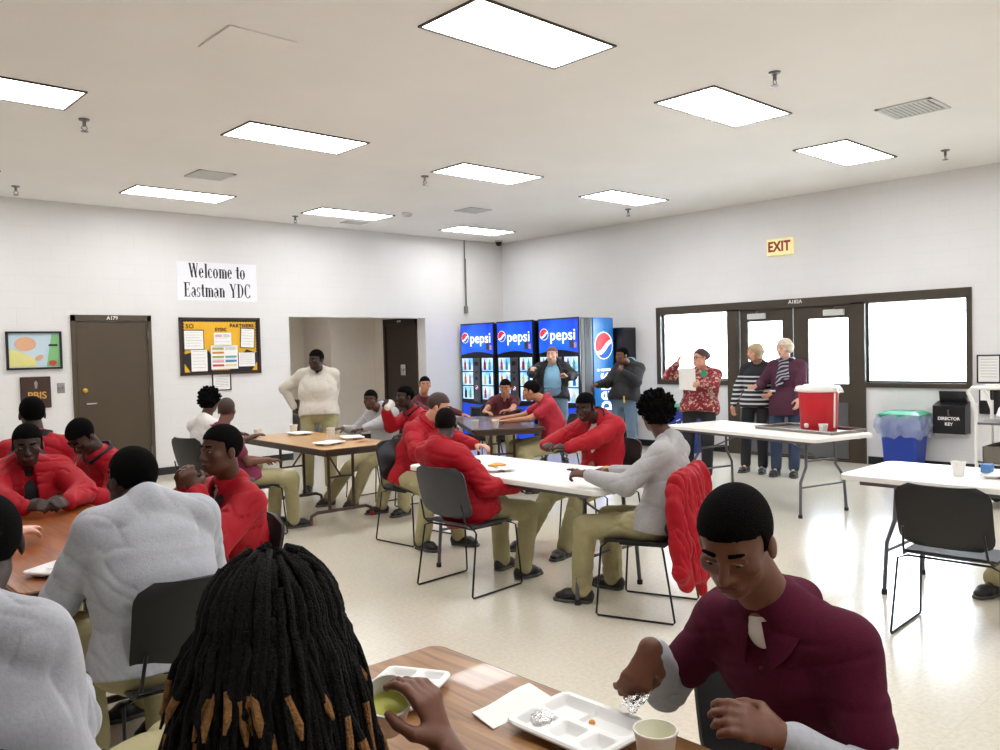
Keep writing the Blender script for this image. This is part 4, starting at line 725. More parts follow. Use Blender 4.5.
# ---------------------------------------------------------------- smooth bodies: distance field + surface nets
V3 = lambda *a: np.array(a, float)
def nrm(v): v = np.asarray(v, float); l = np.linalg.norm(v); return v/l if l > 1e-9 else v
class Field:
    def __init__(s): s.p = []
    def cap(s, a, b, ra, rb, side=None, k=.02, sub=False):
        """tapered capsule; radii may be (wide, deep) pairs along `side` and its normal"""
        s.p.append((np.asarray(a, float), np.asarray(b, float), ra, rb, side, k, sub)); return s
    def ell(s, c, rad, fr, k=.012, sub=False):
        s.p.append((np.asarray(c, float), None, np.asarray(rad, float), np.asarray(fr, float), None, k, sub)); return s
    def mesh(s, vox, fold=None, cut=None, off=0.0):
        lo = np.full(3, 1e9); hi = -lo
        def box(q):
            a, b, ra, rb = q[:4]
            if b is None: r = max(ra); return a-r, a+r
            r = max(np.max(ra), np.max(rb)); return np.minimum(a, b)-r, np.maximum(a, b)+r
        for q in s.p:
            if q[6]: continue
            l, h = box(q); lo = np.minimum(lo, l); hi = np.maximum(hi, h)
        lo -= 3*vox+.03; hi += 3*vox+.03; n = np.ceil((hi-lo)/vox).astype(int)+1
        D = np.full(n, .2, np.float32)
        for q in s.p:
            a, b, ra, rb, side, k, sub = q; l, h = box(q); m = k+3*vox+.015
            i0 = np.maximum(((l-m-lo)/vox).astype(int), 0); i1 = np.minimum(((h+m-lo)/vox).astype(int)+2, n)
            if np.any(i1 <= i0): continue
            X = (lo[0]+vox*np.arange(i0[0], i1[0]))[:, None, None]; Y = (lo[1]+vox*np.arange(i0[1], i1[1]))[None, :, None]; Z = (lo[2]+vox*np.arange(i0[2], i1[2]))[None, None, :]
            x = X-a[0]; y = Y-a[1]; z = Z-a[2]
            if b is None:
                e = 0
                for j in range(3): u = (x*rb[j][0]+y*rb[j][1]+z*rb[j][2])/ra[j]; e = e+u*u
                d = (np.sqrt(e)-1)*min(ra)
            else:
                ab = b-a; L2 = max(ab@ab, 1e-12)
                t = np.clip((x*ab[0]+y*ab[1]+z*ab[2])/L2, 0, 1); qx = x-t*ab[0]; qy = y-t*ab[1]; qz = z-t*ab[2]
                if side is None:
                    d = np.sqrt(qx*qx+qy*qy+qz*qz)-(ra+(rb-ra)*t)
                else:
                    ax = nrm(ab) if L2 > 1e-10 else nrm(np.cross(side, V3(.3, .2, 1))); sd = nrm(np.asarray(side)-ax*(np.asarray(side)@ax)); nn = np.cross(ax, sd)
                    w = ra[0]+(rb[0]-ra[0])*t; dp = ra[1]+(rb[1]-ra[1])*t
                    u = (qx*sd[0]+qy*sd[1]+qz*sd[2])/w; v = (qx*nn[0]+qy*nn[1]+qz*nn[2])/dp; ww = (qx*ax[0]+qy*ax[1]+qz*ax[2])/np.minimum(w, dp)
                    d = (np.sqrt(u*u+v*v+ww*ww)-1)*np.minimum(w, dp)
            sl = tuple(slice(i0[j], i1[j]) for j in range(3)); G = D[sl]
            if sub: d = -d; h_ = np.clip(.5-.5*(d-G)/k, 0, 1); D[sl] = G*h_+d*(1-h_)+k*h_*(1-h_) if False else np.maximum(G, d)
            else: h_ = np.clip(.5+.5*(d-G)/k, 0, 1); D[sl] = d+(G-d)*h_-k*h_*(1-h_)
        if off: D -= off
        if fold:
            amp, fr, seed = fold[:3]; rs = np.random.RandomState(seed); bias = V3(*fold[3]) if len(fold) > 3 else None
            X = (lo[0]+vox*np.arange(n[0]))[:, None, None]; Y = (lo[1]+vox*np.arange(n[1]))[None, :, None]; Z = (lo[2]+vox*np.arange(n[2]))[None, None, :]
            def wav(f_, d, warp=1.2):
                warp = warp if bias is None else warp*.3
                g = rs.normal(size=3)*fr*.16; ph = rs.rand(2)*6
                return np.sin(f_*(X*d[0]+Y*d[1]+Z*d[2])+ph[0]+warp*np.sin(g[0]*X+g[1]*Y+g[2]*Z+ph[1]))
            rd = lambda: nrm(rs.normal(size=3)*V3(1, 1, 1.4)) if bias is None else nrm(bias+rs.normal(size=3)*.12)
            acc = .35*wav(fr*.38, rd())+.3*wav(fr*.6, rd())
            for i in range(4):
                w_ = wav(.36*fr*(1+.35*i), rd(), 1.6); mk_ = np.clip(wav(.3*fr, nrm(rs.normal(size=3)), 1.5)*1.6, 0, 1)
                acc = acc+((1-np.abs(w_))**4)*mk_*1.1
            D = D+(amp*.8*acc).astype(np.float32)
        if cut is not None:
            X = (lo[0]+vox*np.arange(n[0]))[:, None, None]; Y = (lo[1]+vox*np.arange(n[1]))[None, :, None]; Z = (lo[2]+vox*np.arange(n[2]))[None, None, :]
            for c in (cut if isinstance(cut, list) else [cut]):
                if callable(c): D = np.maximum(D, c(X, Y, Z)); continue
                p0, nn = c; D = np.maximum(D, (X-p0[0])*nn[0]+(Y-p0[1])*nn[1]+(Z-p0[2])*nn[2])
        return surf(D, lo, vox)
def surf(D, lo, vox):
    I = D < 0; nx, ny, nz = D.shape
    c = np.zeros((nx-1, ny-1, nz-1), np.int8)
    for dx in (0, 1):
        for dy in (0, 1):
            for dz in (0, 1): c += I[dx:nx-1+dx, dy:ny-1+dy, dz:nz-1+dz]
    act = np.argwhere((c > 0) & (c < 8))
    if not len(act): return np.zeros((0, 3)), np.zeros((0, 4), int)
    idx = np.full(c.shape, -1, np.int64); idx[tuple(act.T)] = np.arange(len(act))
    acc = np.zeros((len(act), 3)); cnt = np.zeros(len(act))
    cor = [(a, b, c_) for a in (0, 1) for b in (0, 1) for c_ in (0, 1)]
    for p in cor:
        for ax in range(3):
            if p[ax]: continue
            q = list(p); q[ax] = 1; A = D[act[:, 0]+p[0], act[:, 1]+p[1], act[:, 2]+p[2]]; B = D[act[:, 0]+q[0], act[:, 1]+q[1], act[:, 2]+q[2]]
            m = (A < 0) != (B < 0); t = np.where(m, A/np.where(A == B, 1, A-B), 0); P = np.array(p, float)[None]+np.eye(3)[ax][None]*t[:, None]
            acc[m] += P[m]; cnt[m] += 1
    v = lo+vox*(act+acc/cnt[:, None]); Q = []
    for ax in range(3):
        b, d = (ax+1) % 3, (ax+2) % 3
        s0 = [slice(None)]*3; s1 = [slice(None)]*3; s0[ax] = slice(0, D.shape[ax]-1); s1[ax] = slice(1, None)
        E0 = I[tuple(s0)]; E1 = I[tuple(s1)]; W = np.argwhere(E0 != E1); W = W[(W[:, b] > 0) & (W[:, d] > 0) & (W[:, b] < D.shape[b]-1) & (W[:, d] < D.shape[d]-1)]
        fl = E0[tuple(W.T)]; eb = np.eye(3, dtype=int)[b]; ed = np.eye(3, dtype=int)[d]
        q = np.stack([idx[tuple((W-eb-ed).T)], idx[tuple((W-ed).T)], idx[tuple(W.T)], idx[tuple((W-eb).T)]], 1)
        q[~fl] = q[~fl][:, ::-1]; Q.append(q)
    Q = np.concatenate(Q)
    # one relaxing pass
    for _ in range(1):
        s_ = np.zeros_like(v); k = np.zeros(len(v))
        for i in range(4):
            a, b_ = Q[:, i], Q[:, (i+1) % 4]; np.add.at(s_, a, v[b_]); np.add.at(s_, b_, v[a]); np.add.at(k, a, 1); np.add.at(k, b_, 1)
        v = v*.5+.5*s_/np.maximum(k, 1)[:, None]
    return v, Q
def link_mesh(name, vq, m, parent, loc):
    v, q = vq; v = v-np.asarray(loc)[None]
    me = bpy.data.meshes.new(name); me.vertices.add(len(v)); me.vertices.foreach_set('co', v.astype(np.float32).ravel())
    me.loops.add(q.size); me.polygons.add(len(q)); me.loops.foreach_set('vertex_index', q.astype(np.int32).ravel()); me.polygons.foreach_set('loop_start', np.arange(0, q.size, 4, dtype=np.int32))
    try: me.polygons.foreach_set('loop_total', np.full(len(q), 4, dtype=np.int32))
    except Exception: pass
    me.update(calc_edges=True); me.polygons.foreach_set('use_smooth', [True]*len(q)); me.materials.append(M[m])
    o = bpy.data.objects.new(name, me); COL.objects.link(o)
    if parent: o.parent = parent
    return o
def ik(a, c, l1, l2, pole):
    d = c-a; L = np.linalg.norm(d); mx = (l1+l2)*.995
    if L > mx: c = a+d/L*mx; d = c-a; L = mx
    u = d/L; x = (l1*l1-l2*l2+L*L)/(2*L); h = math.sqrt(max(0, l1*l1-x*x)); p = np.asarray(pole, float); p = p-u*(p@u); return a+u*x+nrm(p)*h, c
def hand(f, w, d, n, right, s, curl, spread=.15, thumb=.5):
    d = nrm(d); n = nrm(np.asarray(n, float)-d*(np.asarray(n, float)@d)); l = np.cross(d, n)*(1 if right else -1)
    pe = w+d*.088*s; f.cap(w, pe-d*.005, (.026*s, .018*s), (.038*s, .0125*s), l, .012)
    cs = curl if isinstance(curl, (list, tuple)) else [curl]*4
    for i, (o, L) in enumerate(((.029, .074), (.0100, .082), (-.0095, .076), (-.028, .060))):
        p = pe+l*o*s-d*.006*s; a = 0; sd = nrm(d+l*(o*spread*10)); r0 = .0094*s; k = .004
        for j, q in enumerate((.46, .3, .24)):
            a += cs[i]*(.75 if j == 0 else 1.0); dd = sd*math.cos(a)+n*math.sin(a); e = p+dd*L*q*s; f.cap(p, e, r0, r0*.93, None, k if j else .01); p = e; r0 *= .93
    p = w+d*.022*s+l*.022*s; t1 = nrm(d*.55+l*.75+n*.35); e = p+t1*.038*s; f.cap(p, e, .014*s, .0118*s, None, .014)
    t2 = nrm(d*.85+l*(.45-.5*thumb)+n*(.2+thumb)); g = e+t2*.032*s; f.cap(e, g, .0115*s, .0105*s, None, .006); t3 = nrm(d*.9+l*(-.1-.2*thumb)+n*(.2+thumb)); f.cap(g, g+t3*.024*s, .0103*s, .009*s, None, .005)

def person(label, hip, head, h, face=None, s=1.0, fat=1.0, skin='skin_dark', top=('sweat', 'grey_sweat'), pants='khaki', hair=('short', 'hair_black'), L=None, R=None, FL=None, FR=None, vox=.0095, stand=False,
           shoe='shoe_black', facez=0, elbL=None, elbR=None, seed=1, fold=.006, extra=None, eyes=True, legs=True, tl=1.0):
    """hip, head: world points; h: heading; L/R: dict(w wrist, d finger direction, n palm normal, c curl); FL/FR ankle points"""
    loc = V3(hip[0], hip[1], 0); E = empty('person', tuple(loc)); tag(E, label, 'person', 'people in the dining room')
    f3 = V3(h[0], h[1], 0); f3 = nrm(f3); r3 = V3(f3[1], -f3[0], 0); up = V3(0, 0, 1); P0 = V3(*hip); Hd = V3(*head)
    # spine
    l1, l2 = .475*s*tl, .232*s*tl; dd = Hd-P0; Ls = np.linalg.norm(dd)
    if Ls > (l1+l2): k = Ls/(l1+l2)*1.002; l1 *= k; l2 *= k
    S, _ = ik(P0, Hd, l1, l2, -f3+up*.2); sp = nrm(S-P0)
    mid = (P0+S)/2-f3*.035*s*(1 if not stand else .2); fw = nrm(np.cross(sp, r3)) ; fw = fw if fw@f3 > 0 else -fw
    hw = .158*s*(1+.45*(fat-1)); sL = S-r3*hw-sp*.03; sR = S+r3*hw-sp*.03
    hL = P0-r3*.095*s*fat; hR = P0+r3*.095*s*fat
    # face frame
    ff = nrm(V3(*(face or (h[0], h[1])), facez)); fr = nrm(np.cross(ff, up)); fu = np.cross(fr, ff); FRM = [fr, ff, fu]
    hd = lambda x, y, z: Hd+(fr*x+ff*y+fu*z)*s
    # limbs
    def arm(sh, spec, sg, pole):
        sp_ = dict(spec) if spec else {}
        w = V3(*sp_['w']) if 'w' in sp_ else P0+f3*.30*s+r3*sg*.12*s+up*.115*s
        pl = V3(*pole) if pole is not None else (-up*.8+r3*sg*.55-f3*.25)
        el, w = ik(sh, w, .285*s, .255*s, pl); return el, w, V3(*sp_.get('d', nrm(w-el))), V3(*sp_.get('n', (0, 0, -1))), sp_.get('c', .25)
    aL = arm(sL, L, -1, elbL); aR = arm(sR, R, 1, elbR)
    def leg(hj, tgt, sg):
        if tgt is None: tgt = P0+f3*.40*s+r3*sg*.13*s if not stand else P0+r3*sg*.11*s; tgt = V3(tgt[0], tgt[1], .085*s)
        tgt = V3(*tgt) if len(tgt) == 3 else V3(tgt[0], tgt[1], .085*s)
        return ik(hj, tgt, (.44 if not stand else .43)*s, .42*s, f3+up*(1.2 if not stand else 0)+r3*sg*.12)
    gL = leg(hL, FL, -1); gR = leg(hR, FR, 1)
    B = Field()
    def torso(F_, o, fb=fat, low=True, k=.035):
        F_.cap(P0-r3*.05*s*fb+up*.0, P0+r3*.05*s*fb, .115*s*(.6+.4*fb)+o, .115*s*(.6+.4*fb)+o, None, k)
        F_.cap(P0+sp*.06*s, mid, (.15*s*fb+o, .108*s*fb+o), (.148*s*fb+o, .11*s*fb+o), r3, k)
        F_.cap(mid, S-sp*.13*s, (.148*s*fb+o, .112*s*fb+o), (.165*s*(.5+.5*fb)+o, .118*s*(.5+.5*fb)+o), r3, k)
        F_.cap(S-sp*.13*s, S-sp*.04*s, (.165*s*(.5+.5*fb)+o, .115*s*(.5+.5*fb)+o), (.14*s+o, .075*s+o), r3, k)
        F_.cap(sL, sR, .05*s+o, .05*s+o, None, k)
        for q_ in (sL, sR): F_.cap(S+sp*.035*s, q_*.8+S*.2, .052*s+o, .046*s+o, None, k)
        if fb > 1.15: F_.ell(mid+fw*.05*s, (.15*s*fb+o, .11*s*fb+o, .15*s+o), [r3, fw, sp], k)
    neckb = S+sp*.01*s; headb = hd(0, -.025, -.06)
    torso(B, -.014)
    B.cap(neckb, headb, .062*s, .054*s, None, .03); 
    for (sh, (el, w, d, n, c), rt) in ((sL, aL, False), (sR, aR, True)):
        B.cap(sh, el, .047*s, .038*s, None, .02); B.cap(el, w, .038*s, .026*s, None, .012); hand(B, w, d, n, rt, s*1.02, c)
    for hj, (kn, an) in ((hL, gL), (hR, gR)):
        B.cap(hj, kn, .078*s, .052*s, None, .02); B.cap(kn, an, .052*s, .036*s, None, .012)
        B.cap(an, an+f3*.08*s-up*.05*s, .028*s, .018*s, None, .012)
    # head
    B.ell(hd(0, -.012, .03), (.0745*s, .096*s, .089*s), FRM, .012); B.ell(hd(0, .03, -.045), (.058*s, .056*s, .066*s), FRM, .025); B.cap(hd(0, .05, -.088), hd(0, .056, -.084), .022*s, .022*s, None, .025)
    B.cap(hd(0, .086, .008), hd(0, .104, -.03), .008*s, .0125*s, None, .008); B.cap(hd(-.012, .09, -.036), hd(.012, .09, -.036), .009*s, .009*s, None, .006)
    B.cap(hd(-.032, .076, .022), hd(.032, .076, .022), .010*s, .010*s, None, .012); B.cap(hd(-.02, .084, -.064), hd(.02, .084, -.064), .0085*s, .0085*s, None, .008)
    B.ell(hd(-.045, .055, -.02), (.022*s, .022*s, .02*s), FRM, .015); B.ell(hd(.045, .055, -.02), (.022*s, .022*s, .02*s), FRM, .015)
    for q in (-1, 1): B.ell(hd(q*.077, -.008, -.012), (.009*s, .019*s, .031*s), FRM, .006)
    if fat > 1.15: B.ell(hd(0, .03, -.075), (.062*s, .05*s, .04*s), FRM, .02)
    body = link_mesh('body', B.mesh(vox), skin, E, loc)
    # face details
    if eyes:
        for q in (-1, 1):
            m_ = MB(); m_.lathe([(0, -.0055), (.008, -.004), (.0115, 0), (.008, .004), (0, .0055)], n=12); c = hd(q*.031, .0785, .002)-loc; m_.xf(lambda v: Vector(v)*s*.9+Vector(c)); ey = m_.build('eye', 'eye_white', E, True)
            m_ = MB(); m_.lathe([(0, -.006), (.0045, -.004), (.006, 0), (.0045, .004), (0, .006)], n=10); c2 = hd(q*.031, .0835, .002)-loc; m_.xf(lambda v: Vector(v)*s+Vector(c2)); m_.build('iris', 'eye_dark', ey, True)
        lm = Field(); lm.cap(hd(-.019, .0885, -.0605), hd(.019, .0885, -.0605), .0055*s, .0055*s, None, .004); lm.cap(hd(-.015, .088, -.069), hd(.015, .088, -.069), .006*s, .006*s, None, .003)
        link_mesh('lips', lm.mesh(.004), 'lip_dark' if skin in ('skin_dark', 'skin_brown', 'skin_mid') else 'lip_pink', E, loc)
        for q in (-1, 1):
            bm_ = Field(); bm_.cap(hd(q*.017, .0885, .026), hd(q*.044, .0785, .028), .0055*s, .0045*s, None, .002)
            link_mesh('eyebrow', bm_.mesh(.003), hair[1], E, loc)
            bm_ = Field(); bm_.cap(hd(q*.020, .0815, .0085), hd(q*.043, .0755, .0075), .0072*s, .0068*s, None, .002)
            link_mesh('eyelid', bm_.mesh(.003), skin, E, loc)
    # hair
    hk, hm = hair[0], hair[1]; HF = Field(); cut = None; fo = None; hv = min(vox, .007)
    if hk in ('short', 'fade', 'curly'):
        g = dict(short=.006, fade=.003, curly=.024)[hk]
        HF.ell(hd(0, -.012, .032), ((.0745+g)*s, (.096+g)*s, (.089+g)*s), FRM, .01)
        
        def cut(X, Y, Z, o_=Hd, a_=fr, b_=ff, c_=fu, s=s):
            dx, dy, dz = X-o_[0], Y-o_[1], Z-o_[2]; x = (dx*a_[0]+dy*a_[1]+dz*a_[2])/s; y = (dx*b_[0]+dy*b_[1]+dz*b_[2])/s; z = (dx*c_[0]+dy*c_[1]+dz*c_[2])/s
            A = .056-z-.35*np.maximum(0, np.abs(x)-.035); Bk = np.maximum(y-.018-.15*z, -.012-z); Ck = np.maximum(y+.038, -.058-z)
            return np.minimum(A, np.minimum(Bk, Ck))*s; fo = (.002, 260, seed) if hk != 'curly' else (.024, 820, seed)
        if hk == 'curly':
            hv = .005; rc = np.random.RandomState(seed); fo = None
            for _ in range(230):
                q_ = nrm(rc.normal(size=3)); r_c = rc.uniform(.9, 1.12); HF.cap(hd(q_[0]*.102*r_c, -.012+q_[1]*.122*r_c, .036+q_[2]*.115*r_c), hd(q_[0]*.108*r_c, -.012+q_[1]*.13*r_c, .040+q_[2]*.122*r_c), .013*s, .009*s, None, .002)
        link = HF.mesh(hv, fo, [cut]); link_mesh('hair', link, hm, E, loc)
    elif hk == 'bob':
        HF.ell(hd(0, -.02, .035), (.092*s, .108*s, .1*s), FRM, .02)
        for q in (-1, 1): HF.cap(hd(q*.075, -.02, .02), hd(q*.078, -.005, hair[2] if len(hair) > 2 else -.09), (.05*s, .03*s), (.04*s, .026*s), tuple(ff), .03)
        HF.cap(hd(0, -.085, .02), hd(0, -.075, hair[2] if len(hair) > 2 else -.09), (.075*s, .04*s), (.07*s, .035*s), tuple(fr), .03)
        HF.ell(hd(0, .105, -.06), (.062*s, .075*s, .105*s), FRM, .004, True)
        link_mesh('hair', HF.mesh(hv, (.004, 110, seed)), hm, E, loc)
    elif hk == 'bun':
        HF.ell(hd(0, -.016, .034), (.083*s, .104*s, .098*s), FRM, .02); HF.ell(hd(0, -.115, .03), (.05*s, .045*s, .05*s), FRM, .02)
        link_mesh('hair', HF.mesh(hv, (.005, 120, seed), [(hd(0, 0, .0), nrm(-(fu-ff*.8)))]), hm, E, loc)
    # trousers and shoes
    T = Field(); big = 1.0+.12*(fat-1)
    T.cap(P0-r3*.05*s*fat, P0+r3*.05*s*fat, .118*s*(.6+.4*fat), .118*s*(.6+.4*fat), None, .04); T.cap(P0, P0+sp*.09*s, (.155*s*fat, .115*s*fat), (.155*s*fat, .115*s*fat), r3, .03)
    for hj, (kn, an) in ((hL, gL), (hR, gR)):
        T.cap(hj, kn, .098*s*big, .078*s*big, None, .035); T.cap(kn, an+up*.0, .078*s*big, .066*s, None, .015)
        if pants in ('black_pants',): pass
    if legs:
        link_mesh('trousers', T.mesh(max(vox, .008), (fold, 50, seed+5)), pants, E, loc)
        for hj, (kn, an) in ((hL, gL), (hR, gR)):
            toe = nrm(f3*1.0+(r3*.15 if hj is hR else -r3*.15)); side = np.cross(up, toe)
            SF = Field(); a0 = V3(an[0], an[1], .045*s)-toe*.045*s; SF.cap(a0, a0+toe*.14*s, (.04*s, .05*s), (.046*s, .036*s), side, .02); SF.cap(V3(an[0], an[1], an[2]-.02), V3(an[0], an[1], .06), .04*s, .045*s, None, .02); SF.cap(a0+toe*.14*s, a0+toe*.2*s-up*.012, (.046*s, .034*s), (.036*s, .022*s), side, .02)
            sh_ = link_mesh('shoe', SF.mesh(.008, None, (V3(0, 0, .012), V3(0, 0, -1))), shoe, E, loc)
            SO = Field(); z0 = V3(a0[0], a0[1], .012); SO.cap(z0, z0+toe*.14*s, (.043*s, .03), (.05*s, .03), side, .02); SO.cap(z0+toe*.14*s, z0+toe*.205*s, (.05*s, .03), (.04*s, .03), side, .02)
            link_mesh('sole', SO.mesh(.007, None, [(V3(0, 0, .001), V3(0, 0, -1)), (V3(0, 0, .022), V3(0, 0, 1))]), 'shoe_sole', sh_, loc)
    # top
    tk, tm = top[0], top[1]; o = dict(sweat=.022, jacket=.034, polo=.017, tee=.014)[tk]; opts = top[2] if len(top) > 2 else {}
    def sleeves(F_, o, upper=1.0, fore=1.0):
        for sh, (el, w, d, n, c) in ((sL, aL), (sR, aR)):
            F_.cap(sh, sh+(el-sh)*upper, .048*s*(.7+.3*fat)+o, .043*s*(.7+.3*fat)+o, None, .035)
            if fore > 0: F_.cap(el, el+(w-el)*.95*fore, .044*s+o*.95, .031*s+o*.55, None, .02)
    U = Field(); torso(U, o, fat); U.cap(P0-r3*.055*s*fat-sp*.03*s, P0+r3*.055*s*fat-sp*.03*s, .118*s*(.6+.4*fat)+o+.008, .118*s*(.6+.4*fat)+o+.008, None, .04)
    hemcut = [(P0-sp*(opts.get('hem', 0)+.05)-f3*0, -nrm(sp*.8+up*.2))]
    short = opts.get('short', False); sleeves(U, o, .62 if short else 1, 0 if short else 1)
    if opts.get('hem'): U.cap(P0-r3*.04-up*opts['hem'], P0+r3*.04-up*opts['hem'], .14*s*fat+o, .14*s*fat+o, None, .06)
    U.cap(neckb-sp*.01, neckb+(headb-neckb)*.22, .07*s+o*.35, .066*s+o*.2, None, .02)
    if opts.get('collar') and opts.get('flaps', 1): U.cap(neckb+fw*.085*s+sp*.03*s, neckb+fw*.12*s-sp*.06*s, .03*s, .012*s, None, .01, True)
    if opts.get('open'):
        for t_, ww in ((.98, .03), (.7, .045), (.35, .05)):
            pass
        U.cap(neckb+fw*.12*s, P0+sp*.1*s+fw*(.2)*s, .045*s*opts['open'], .085*s*opts['open'], None, .01, True)
        I_ = Field(); torso(I_, .006, fat); I_.cap(neckb, neckb+(headb-neckb)*.25, .068*s, .064*s, None, .02); link_mesh('undershirt', I_.mesh(max(vox, .008), (.003, 60, seed)), opts.get('inner', 'white_tee'), E, loc)
    garment = link_mesh(dict(sweat='sweatshirt', jacket='jacket', polo='polo_shirt', tee='t_shirt')[tk], U.mesh(vox, (fold*(1.6 if tk == 'jacket' else .85), 60 if tk == 'jacket' else 52, seed), hemcut), tm, E, loc)
    if opts.get('under'):
        for sh, (el, w, d, n, c) in ((sL, aL), (sR, aR)):
            A_ = Field(); A_.cap(sh+(el-sh)*.3, el, .05*s, .05*s, None, .02); A_.cap(el, el+(w-el)*.88, .053*s, .043*s, None, .02); A_.cap(el+(w-el)*.88, el+(w-el)*.97, .034*s, .032*s, None, .006)
            link_mesh('under_sleeve', A_.mesh(vox, (fold*1.1, 75, seed+3)), opts['under'], E, loc)
    if opts.get('collar'):
        axn = nrm(headb-neckb); fx = np.cross(axn, r3); fx = fx if fx@fw > 0 else -fx; c0 = neckb+axn*.012*s; stand_ = not opts.get('flaps', 1); gap = opts.get('gap', .26)
        def leaf(u, v):
            a = PI/2+gap+(2*PI-2*gap)*(u+1)/2; w_ = (v+1)/2; e_ = max(0, (abs(u)-.72)/.28)
            cx, sy = math.cos(a), math.sin(a); side_ = abs(cx)
            if stand_: r_ = (.074+.016*w_)*s+o*.35; h_ = (-.008+.082*w_-.02*w_*e_)*s
            else: r_ = (.058+.040*w_**1.2)*s+o*(.2+.5*w_)+.004; h_ = (.040-.022*w_-(.052*e_+.012*(1-side_))*w_**1.3)*s; r_ += .012*s*e_*w_
            p_ = c0+(r3*cx+fx*sy)*r_+axn*h_-loc; return tuple(p_)
        cm_ = MB(); shell(cm_, leaf, 44, 6, .006 if not stand_ else .012); cm_.build('collar', opts['collar'], garment, True)
    info = dict(E=E, S=S, fw=fw, sp=sp, r3=r3, hd=hd, loc=loc, s=s, P0=P0, mid=mid, neckb=neckb, L=aL, R=aR, FRM=FRM, garment=garment, headb=headb, f3=f3, o=o)
    return info
SE = 'skin_dark'; HG = ('short', 'hair_black')
# ---------------------------------------------------------------- people, far to near
RED = ('jacket', 'red_nylon', dict(collar='navy', flaps=0, hem=.0))
REDO = ('jacket', 'red_nylon', dict(collar='navy', flaps=0, open=1.0, inner='white_tee'))
W_ = lambda x, y, z, d=None, n=(0, 0, -1), c=.3: dict(w=(x, y, z), n=n, c=c, **({'d': d} if d else {}))
# staff by the machines and doors
p = person('person in a blue polo and open black jacket standing before the drinks machines', (8.5, 8.08, .92), (8.5, 8.07, 1.505), (-.72, -.68), s=.95, fat=1.32, skin='skin_pale', top=('jacket', 'black_cloth', dict(open=1.75, inner='blue_polo', collar='black_cloth', flaps=0)), pants='slate',
       hair=('fade', 'hair_red'), L=W_(8.42, 7.70, 1.19, (-.4, .5, .5), (-.4, .4, .2), .9), R=W_(8.06, 8.04, 1.25, (.3, .1, .8), (.5, .1, .2), .9), FL=(8.58, 7.95), FR=(8.38, 8.15), stand=True, seed=3, elbL=(.6, -.5, -.4), elbR=(-.6, .6, -.4), face=(-.85, -.4))
p = person('person in black jacket and slate trousers standing beside the machine side panel', (8.72, 6.98, .90), (8.68, 6.97, 1.47), (-.82, -.05), s=.93, fat=1.1, skin='skin_mid', top=('jacket', 'black_cloth', dict(collar='blue_polo', hem=-.02)), pants='slate',
       hair=('fade', 'hair_black'), L=W_(8.50, 6.83, 1.27, (.1, .5, .3), (.8, 0, 0), .9), R=W_(8.42, 7.18, 1.10, (-.7, .2, -.2), (0, -.6, -.5), .8), FL=(8.73, 6.83), FR=(8.75, 7.08), stand=True, seed=4, face=(-.9, .25))
f = MB(); f.box(-.006, .006, -.012, .012, -.07, .02, .003); k = f.build('key_badge', 'gold', p['E'], False, (-.17, -.13, .93))
p = person('woman in a floral red top holding paper and touching her glasses', (8.33, 5.56, .86), (8.36, 5.56, 1.435), (-.85, -.3), s=.90, fat=1.28, skin='skin_light', top=('sweat', 'floral', dict(hem=.02)), pants='black_pants',
       hair=('bun', 'hair_brown'), L=W_(8.08, 5.38, 1.13, (.0, .45, .05), (.5, 0, 0), .5), R=W_(8.13, 5.72, 1.37, (.2, -.2, .8), (.6, -.4, 0), .8), FL=(8.28, 5.44), FR=(8.24, 5.66), stand=True, seed=5, face=(-.9, .25), elbR=(-.4, .7, -.2), elbL=(.3, -.7, -.5), fold=.003)
g = Field()
hd = p['hd']
for q in (-1, 1):
    for a in range(10): t0_, t1_ = a*2*PI/10, (a+1)*2*PI/10; g.cap(hd(q*.032+.021*math.cos(t0_), .1, .002+.015*math.sin(t0_)), hd(q*.032+.021*math.cos(t1_), .1, .002+.015*math.sin(t1_)), .003, .003, None, .001)
    g.cap(hd(q*.053, .098, .006), hd(q*.08, .0, .008), .003, .003, None, .001)
g.cap(hd(-.012, .102, .004), hd(.012, .102, .004), .003, .003, None, .001)
gl = link_mesh('eyeglasses', g.mesh(.003), 'ink', None, V3(0, 0, 0)); tag(gl, 'dark framed glasses on the woman in the floral top', 'glasses')
e = MB().box(-.1, .1, -.001, .001, -.13, .13).build('paper_sheet', 'paper', None, False, (8.05, 5.53, 1.2)); e.rotation_euler = (.25, .08, -1.35); tag(e, 'white sheet of paper held against the floral top', 'paper')
f = MB(); f.prism(ell(0, 0, .035, .045, 12), 0, .004).xf(lambda v: (v[0], -v[2], v[1])); k = f.build('green_ribbon', 'bin_green', p['E'], False, (-.17, -.18, 1.26-.0)); k.rotation_euler = (0, 0, -1.2)
p = person('woman in a black and white striped top standing by the doors', (9.33, 5.40, .88), (9.30, 5.40, 1.475), (-.88, -.2), s=.92, fat=1.0, skin='skin_light', top=('sweat', 'striped', dict(hem=.04)), pants='black_pants',
       hair=('bob', 'hair_blonde', -.07), L=W_(9.18, 5.10, 1.0, (-.3, .3, -.3), (0, .5, 0), .5), R=W_(9.22, 5.66, .83, (-.1, .0, -1), (-.2, -.8, 0), .4), FL=(9.28, 5.30), FR=(9.25, 5.52), stand=True, seed=6, face=(-.88, .35), fold=.003)
